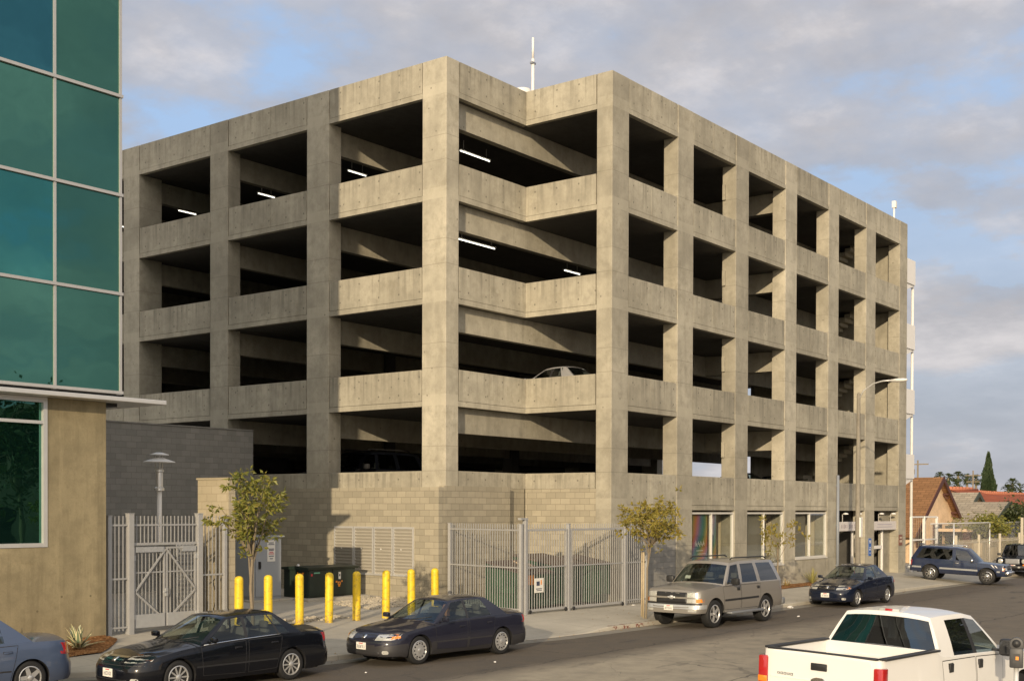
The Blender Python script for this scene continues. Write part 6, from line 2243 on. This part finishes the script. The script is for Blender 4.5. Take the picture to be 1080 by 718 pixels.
# gable apexes found from the photograph, set at their own distances
A = at(995, 503, Y=24.6)
hw = 4.2
bungalow('peach bungalow with brown shingle roof and dark gable boards next to the garage', A.x - hw, A.x + hw, 24.6 + .35, 38, A.z - 3.05, A.z, M['stucco'], M['shingle'], M['trim_dark'], True)
A = at(1032.5, 519, Y=25.0)
bungalow('cream bungalow with pale roof behind the peach bungalow', A.x - 4.6, A.x + 4.6, 25.35, 40, A.z - 2.5, A.z, M['stucco_b'], M['shingle_g'], M['trim_green'])
A2 = at(1064, 529, Y=22.4)
bungalow('low cream porch house with a pale roof behind the green bush', A2.x - 4.2, A2.x + 4.2, 22.75, 29.5, A2.z - 1.7, A2.z, M['stucco_b'], M['shingle_g'], M['trim_green'])


def hall(label, P, Q, depth, ze, zr, wallm):
    """long low building with a ridge along its length"""
    root = thing('hall', label, 'building', ((P[0] + Q[0]) / 2, (P[1] + Q[1]) / 2, 0), group='red roofed buildings in the distance')
    d = (Vector((Q[0], Q[1], 0)) - Vector((P[0], P[1], 0)))
    n = Vector((d.y, -d.x, 0)).normalized()
    if n.dot(Vector((-P[0], -P[1], 0))) < 0: n = -n
    P3, Q3 = Vector((P[0], P[1], 0)), Vector((Q[0], Q[1], 0))
    b = MB()
    c = [P3 + n * depth, Q3 + n * depth, Q3 - n * depth, P3 - n * depth]
    for i in range(4):
        a, e = c[i], c[(i + 1) % 4]
        b.poly([a, e, e + Vector((0, 0, ze)), a + Vector((0, 0, ze))])
    b.poly([c[1] + Vector((0, 0, ze)), c[2] + Vector((0, 0, ze)), Q3 + Vector((0, 0, zr - .1))]); b.poly([c[3] + Vector((0, 0, ze)), c[0] + Vector((0, 0, ze)), P3 + Vector((0, 0, zr - .1))])
    b.build('wall', wallm, root, world=True)
    b = MB()
    u = d.normalized() * .4
    for sg in (1, -1):
        e0, e1 = P3 - u + n * sg * (depth + .5), Q3 + u + n * sg * (depth + .5)
        zz_ = ze - .5 * (zr - ze) / depth
        b.poly([P3 - u + Vector((0, 0, zr)), Q3 + u + Vector((0, 0, zr)), e1 + Vector((0, 0, zz_)), e0 + Vector((0, 0, zz_))])
        b.poly([P3 - u + Vector((0, 0, zr - .2)), Q3 + u + Vector((0, 0, zr - .2)), e1 + Vector((0, 0, zz_ - .2)), e0 + Vector((0, 0, zz_ - .2))])
        b.poly([e0 + Vector((0, 0, zz_)), e1 + Vector((0, 0, zz_)), e1 + Vector((0, 0, zz_ - .2)), e0 + Vector((0, 0, zz_ - .2))])
    b.build('roof', M['tile'], root, world=True)
    b = MB()
    b.tube([P3 - u + Vector((0, 0, zr + .05)), Q3 + u + Vector((0, 0, zr + .05))], .16, 6)
    L_ = d.length
    for k in range(int(L_ / .8)): b.rbox(P3 + d.normalized() * (k * .8) + Vector((0, 0, zr + .2)), (.3, .3, .18))
    b.build('ridge_tiles', mat_simple('pale ridge tile ' + label[:6], (.42, .16, .09), .8), root, world=True)


a, c = at(1034, 521, X=128), at(1100, 521, X=158)
hall('long building with deep red tile roof behind the low cream porch house', (128, a.y), (158, c.y), 6, (a.z - 1.7), a.z + .1, M['stucco_b'])
a = at(1003, 516, X=120); c = at(1029, 516, X=126)
hall('short red tile roof between the peach and cream bungalows', (120, a.y), (126, c.y), 4, a.z - 1.5, a.z, M['stucco'])

# ------------------------------------------------------------------ iron fences and the steel gate frame by the driveway
root = thing('iron_fence', 'cream iron picket fence along the bungalow yard', 'fence', (75, 20.6, .1))
fy = 20.9
b = MB(); pickets(b, (65.6, fy, 0), (77.4, fy, 0), .25, 1.75, .15, .006); [rail(b, (65.6, fy, z_), (77.4, fy, z_), .025, .02) for z_ in (.4, 1.6)]; b.build('picket_panel', M['iron'], root, world=True)
for x_ in (65.6, 69.5, 73.4, 77.4): post(root, 'post', x_, fy, 0, 2.0, .06, M['iron'])
root = thing('iron_fence', 'bright cream iron fence with wide bars at the right edge behind the black suv', 'fence', (83, 20.6, .1))
b = MB(); pickets(b, (77.9, fy, 0), (96, fy, 0), .3, 1.62, .42, .011); [rail(b, (77.9, fy, z_), (96, fy, z_), .035, .02) for z_ in (.4, 1.6)]; b.build('picket_panel', M['iron'], root, world=True)
for x_ in (77.95, 84, 90, 96): post(root, 'post', x_, fy, 0, 2.9 if x_ < 78 else 1.9, .07, M['iron'])
root = thing('chain_link_fence', 'pale pipe rail fence standing taller behind the cream pickets', 'fence', (72, 21.6, .1))
b = MB(); b.tube([(64.3, 21.8, 2.62), (92, 21.8, 2.62)], .035, 6); b.build('top_rail', M['alu'], root, world=True)
for x_ in (68, 74.5, 81, 87): 
    b = MB(); b.tube([(x_, 21.8, 0), (x_, 21.8, 2.66)], .045, 6); b.build('post', M['alu'], root, world=True)
t = NT('chain link mesh')
p_ = t.pos()
x, y, z = t.xyz(p_)
a1 = t.math('LESS_THAN', t.math('FRACT', t.math('MULTIPLY', t.math('ADD', x, z), 12)), .07)
a2 = t.math('LESS_THAN', t.math('FRACT', t.math('MULTIPLY', t.math('SUBTRACT', x, z), 12)), .07)
tr = t.n('ShaderNodeBsdfTransparent'); df = t.n('ShaderNodeBsdfDiffuse'); df.inputs[0].default_value = (.5, .5, .48, 1)
mx = t.n('ShaderNodeMixShader'); t.l(t.math('MAXIMUM', a1, a2), mx.inputs[0]); t.l(tr.outputs[0], mx.inputs[1]); t.l(df.outputs[0], mx.inputs[2]); t.l(mx.outputs[0], t.out.inputs[0])
b = MB(); b.box(64.3, 92, 21.795, 21.805, .15, 2.6); b.build('wire_mesh', t.m, root, world=True)
root = thing('steel_gate', 'white steel framed gate between the garage end and the bungalow', 'gate', (65.2, 22.3, .1))
b = MB()
for x_ in (62.7, 64.6, 66.6): b.box(x_ - .06, x_ + .06, 22.2, 22.32, 0, 3.0)
for z_ in (.3, 1.75, 2.94): b.box(62.76, 64.54, 22.22, 22.3, z_, z_ + .08); b.box(64.66, 66.54, 22.22, 22.3, z_, z_ + .08)
b.build('frame', M['white_paint'], root, world=True)
b = MB(); pickets(b, (62.8, 22.26, 0), (66.5, 22.26, 0), .35, 2.94, .3, .005); b.build('bars', M['iron'], root, world=True)

# ------------------------------------------------------------------ vegetation in the distance
def blob_tree(name, label, cat, loc, h0, rad, n, lm, ls, seed, trunk=.12, group=None, cone=False):
    r2 = random.Random(seed)
    root = thing(name, label, cat, loc, group=group)
    b = MB()
    b.tube([(0, 0, -.2), (.05, 0, h0 * .5), (0, 0, h0 + rad[2] * .6)], [trunk, trunk * .8, trunk * .4], 7)
    for k in range(5):
        a = k * 1.3
        b.tube([(0, 0, h0 * .8), (math.cos(a) * rad[0] * .6, math.sin(a) * rad[1] * .6, h0 + rad[2] * r2.uniform(.1, .7))], [trunk * .5, trunk * .15], 5)
    b.build('trunk', M['bark'], root)
    b = MB()
    cl_ = [(Vector((r2.gauss(0, .42) * rad[0], r2.gauss(0, .42) * rad[1], r2.gauss(0, .42) * rad[2])), r2.uniform(.2, .42)) for _ in range(26)]
    for i in range(n):
        if cone:
            t_ = r2.random() ** .8
            a = r2.uniform(0, 6.283)
            prof = min(1, (1 - t_) * 1.5 + .06) * (1 + .12 * math.sin(a * 3 + t_ * 20) + .08 * math.sin(t_ * 45))
            q = r2.uniform(.72, 1.03) * prof
            p = Vector((math.cos(a) * rad[0] * q, math.sin(a) * rad[1] * q, (t_ * 2 - 1) * rad[2]))
            d = Vector((p.x, p.y, rad[0] * 1.2))
        else:
            c_, s_ = r2.choice(cl_)
            p = c_ + Vector((r2.gauss(0, s_) * rad[0], r2.gauss(0, s_) * rad[1], r2.gauss(0, s_) * rad[2])) * .8
            d = Vector((r2.uniform(-1, 1), r2.uniform(-1, 1), r2.uniform(-.6, .8)))
        d.normalize()
        s = d.cross(Vector((r2.uniform(-1, 1), r2.uniform(-1, 1), r2.uniform(-1, 1)))).normalized()
        p = p + Vector((0, 0, h0 + rad[2] * (1 if cone else .6)))
        L_ = ls * r2.uniform(.6, 1.3)
        b.bm.faces.new([b.bm.verts.new(q) for q in (p, p + d * L_ * .5 + s * L_ * .25, p + d * L_, p + d * L_ * .5 - s * L_ * .25)])
    b.build('crown', lm, root)
    return root


P = at(1042, 540, X=140)
top_ = at(1042, 481, X=140).z
blob_tree('cypress', 'tall narrow dark cypress rising behind the red roof', 'cypress', (140, P.y, .4), .6, (.8, .8, (top_ - 1) / 2), 6500, M['leaf_c'], .5, 4, .16, cone=True)
P = at(1041, 560, Y=22.3)
blob_tree('yard_tree', 'bright olive bushy tree in front of the low cream porch house', 'tree', (P.x, 22.3, .3), 1.7, (1.6, 1.3, .62), 2400, M['leaf_a'], .22, 6, .07)
P = at(1072, 552, Y=22.2)
blob_tree('yard_tree', 'dark green tree with bare crooked trunk at the right edge', 'tree', (P.x, 22.2, .3), 1.9, (1.8, 1.4, 1.0), 2600, M['leaf_g'], .24, 9, .09)
P = at(1014, 590, Y=21.4)
blob_tree('shrub', 'small shrub behind the cream picket fence', 'shrub', (P.x, 22.6, .25), .4, (1.2, .9, .5), 900, M['leaf_a'], .16, 10, .04)
root = thing('shade_foliage', 'added dark foliage strip standing in for the shaded yards behind the cream iron fences', 'shade_foliage', (84, 21.4, .1))  # leaf strip added to stand in for the shade behind the fences
b = MB()
r3 = random.Random(5)
for i in range(5200):
    p = Vector((r3.uniform(76, 98), 21.5 + r3.gauss(0, .12), r3.uniform(.1, 1.35 + .15 * math.sin(i))))
    d = Vector((r3.uniform(-1, 1), r3.uniform(-1, .3), r3.uniform(-.4, 1))).normalized()
    s = d.cross(Vector((r3.uniform(-1, 1), r3.uniform(-1, 1), .4))).normalized()
    b.bm.faces.new([b.bm.verts.new(q) for q in (p, p + d * .14 + s * .08, p + d * .28, p + d * .14 - s * .08)])
b.build('foliage', M['leaf_g'], root, world=True)


def palm(label, u, v, X, seed, cr=2.0):
    r2 = random.Random(seed)
    P = at(u, v, X=X)
    root = thing('palm_tree', label, 'palm tree', (X, P.y, 0), group='fan palms on the skyline')
    h = P.z
    b = MB(); b.tube([(0, 0, -.2), (r2.uniform(-.2, .2), .1, h * .5), (0, 0, h)], [.3, .24, .2], 7); b.build('trunk', M['bark'], root)
    b = MB()
    for i in range(34):
        a = i * 2.4; el = R(r2.uniform(-60, 75))
        d = Vector((math.cos(a) * math.cos(el), math.sin(a) * math.cos(el), math.sin(el)))
        s = d.cross(Vector((0, 0, 1))).normalized()
        p = Vector((0, 0, h)) + d * cr * .45
        for k in range(-3, 4):
            e = (d + s * k * .22 - Vector((0, 0, .12 * abs(k)))).normalized() * cr * .62
            w_ = s * .07
            b.bm.faces.new([b.bm.verts.new(q) for q in (p - w_ * .5, p + e * .6 + w_, p + e - Vector((0, 0, .25)), p + e * .6 - w_)])
        b.tube([Vector((0, 0, h)), p], .03, 4, cap=False)
    b.build('crown', M['leaf_g'], root)


for i, (u, v, X, lab) in enumerate(((991, 502, 215, 'leftmost fan palm just clearing the peak of the peach bungalow'), (1000.5, 504, 205, 'second fan palm on the skyline, partly behind the peach roof'), (1010.5, 502, 205, 'tallest of the fan palms left of the cypress'), (1020, 504, 210, 'fan palm left of the thin utility pole'), (1029.5, 505, 215, 'fan palm between the utility pole and the cypress'), (1009, 512, 190, 'short fan palm below the row left of the cypress'), (1068, 510.5, 230, 'fan palm right of the cypress at the right edge'), (1063, 517, 220, 'low bushy palm right of the cypress, left of its taller neighbour'), (1076, 516, 220, 'low palm at the extreme right edge of the photo'))):
    palm(lab, u, v, X, 20 + i, 1.05 if v < 508 else 1.4)
P = at(1026, 545, X=180)
root = thing('utility_pole', 'thin wooden utility pole among the distant palms', 'utility pole', (180, P.y, 0))
zt = at(1026, 496, X=180).z
b = MB(); b.tube([(0, 0, 0), (0, 0, zt)], [.16, .1], 6); b.build('pole', M['bark'], root)
b = MB(); b.rbox((0, 0, zt - .7), (.12, 2.2, .12)); b.rbox((0, 0, zt - 1.6), (.12, 1.8, .12)); b.build('crossarm', M['bark'], root)
P = at(968, 492, X=150)
root = thing('utility_pole', 'utility pole with a short crossarm seen above the brown shingle roof', 'utility pole', (150, P.y, 0))
b = MB(); b.tube([(0, 0, 0), (0, 0, P.z + .8)], [.16, .1], 6); b.build('pole', M['bark'], root)
b = MB(); b.rbox((0, 0, P.z + .3), (.12, 2.6, .14)); b.rbox((.1, .6, P.z - .6), (.3, .3, .6)); b.build('crossarm', M['bark'], root)
# far belt of trees
b = MB()
r2 = random.Random(77)
for i in range(9000):
    a = R(r2.uniform(8, 52))
    d = r2.uniform(240, 330)
    x, y = d * math.cos(a), d * math.sin(a)
    hh = 2.6 + 1.6 * math.sin(a * 61) + 1.0 * math.sin(a * 143)
    p = Vector((x, y, r2.uniform(0, max(1, hh))))
    dd = Vector((r2.uniform(-1, 1), r2.uniform(-1, 1), r2.uniform(-.3, 1))).normalized()
    s = dd.cross(Vector((r2.uniform(-1, 1), r2.uniform(-1, 1), .3))).normalized()
    b.bm.faces.new([b.bm.verts.new(q) for q in (p, p + dd * .9 + s * .6, p + dd * 1.8, p + dd * .9 - s * .6)])
tag(b.build('distant_trees', M['leaf_g']), kind='stuff')

# ------------------------------------------------------------------ the camera's side of the street, seen only in the reflections
root = thing('street_building', 'cream building across the street, reflected in the lobby glass', 'building', (35, -14, 0))
b = MB(); b.box(22, 36, -26, -7.5, 0, 5.2); b.build('wall', M['stucco_b'], root, world=True)
b = MB(); b.box(21.9, 36.1, -26.1, -7.4, 5.2, 5.6); b.build('parapet', M['stucco'], root, world=True)
for k in range(3):
    b = MB(); b.box(23.5 + k * 4, 25.9 + k * 4, -7.49, -7.44, 1.0, 3.2); b.build('window', M['dark_glass'], root, world=True)
root = thing('street_building', 'long dark brick building across the street, reflected in the parked cars', 'building', (75, -16, 0))
b = MB(); b.box(37, 120, -26, -8.2, 0, 8.5); b.build('wall', mat_block('dark brick', (.09, .06, .045), (.07, .045, .035), (.1, .09, .08), .22, .075), root, world=True)
b = MB(); b.box(36.9, 120.1, -26.1, -8.1, 8.5, 8.9); b.build('parapet', M['soffit'], root, world=True)
for k in range(14):
    b = MB(); b.box(39 + k * 5.6, 42 + k * 5.6, -8.19, -8.14, 1.0, 3.4); b.build('window', M['dark_glass'], root, world=True)
blob_tree('street_tree', 'round street tree on the near side, reflected in the teal glass', 'tree', (30.5, -1.0, 0), 5.0, (2.3, 2.3, 2.3), 3500, M['leaf_g'], .3, 31, .18)
blob_tree('street_tree', 'lower tree on the near side, reflected in the lobby glass', 'tree', (25.6, 1.0, 0), 2.6, (1.5, 1.5, 1.3), 2200, M['leaf_g'], .28, 32, .14)
root = thing('street_lamp', 'twin armed street lamp on the near side, reflected in the teal glass', 'street lamp', (26.4, -2, 0))
b = MB(); b.tube([(0, 0, 0), (0, 0, 10.2)], [.12, .07], 8); b.build('pole', M['steel_dark'], root)
b = MB()
for sg in (1, -1): b.tube([(0, 0, 9.2), (sg * .5, 0, 9.9), (sg * 1.3, 0, 10.05)], .04, 6)
b.build('arm', M['steel_dark'], root)
for sg in (1, -1):
    b = MB(); b.lathe([(.001, -.6), (.17, -.3), (.2, .2), (.001, .5)], 10, axis='X', at=(sg * 1.7, 0, 10.05)); b.build('lamp_head', M['steel_dark'], root, smooth=50)
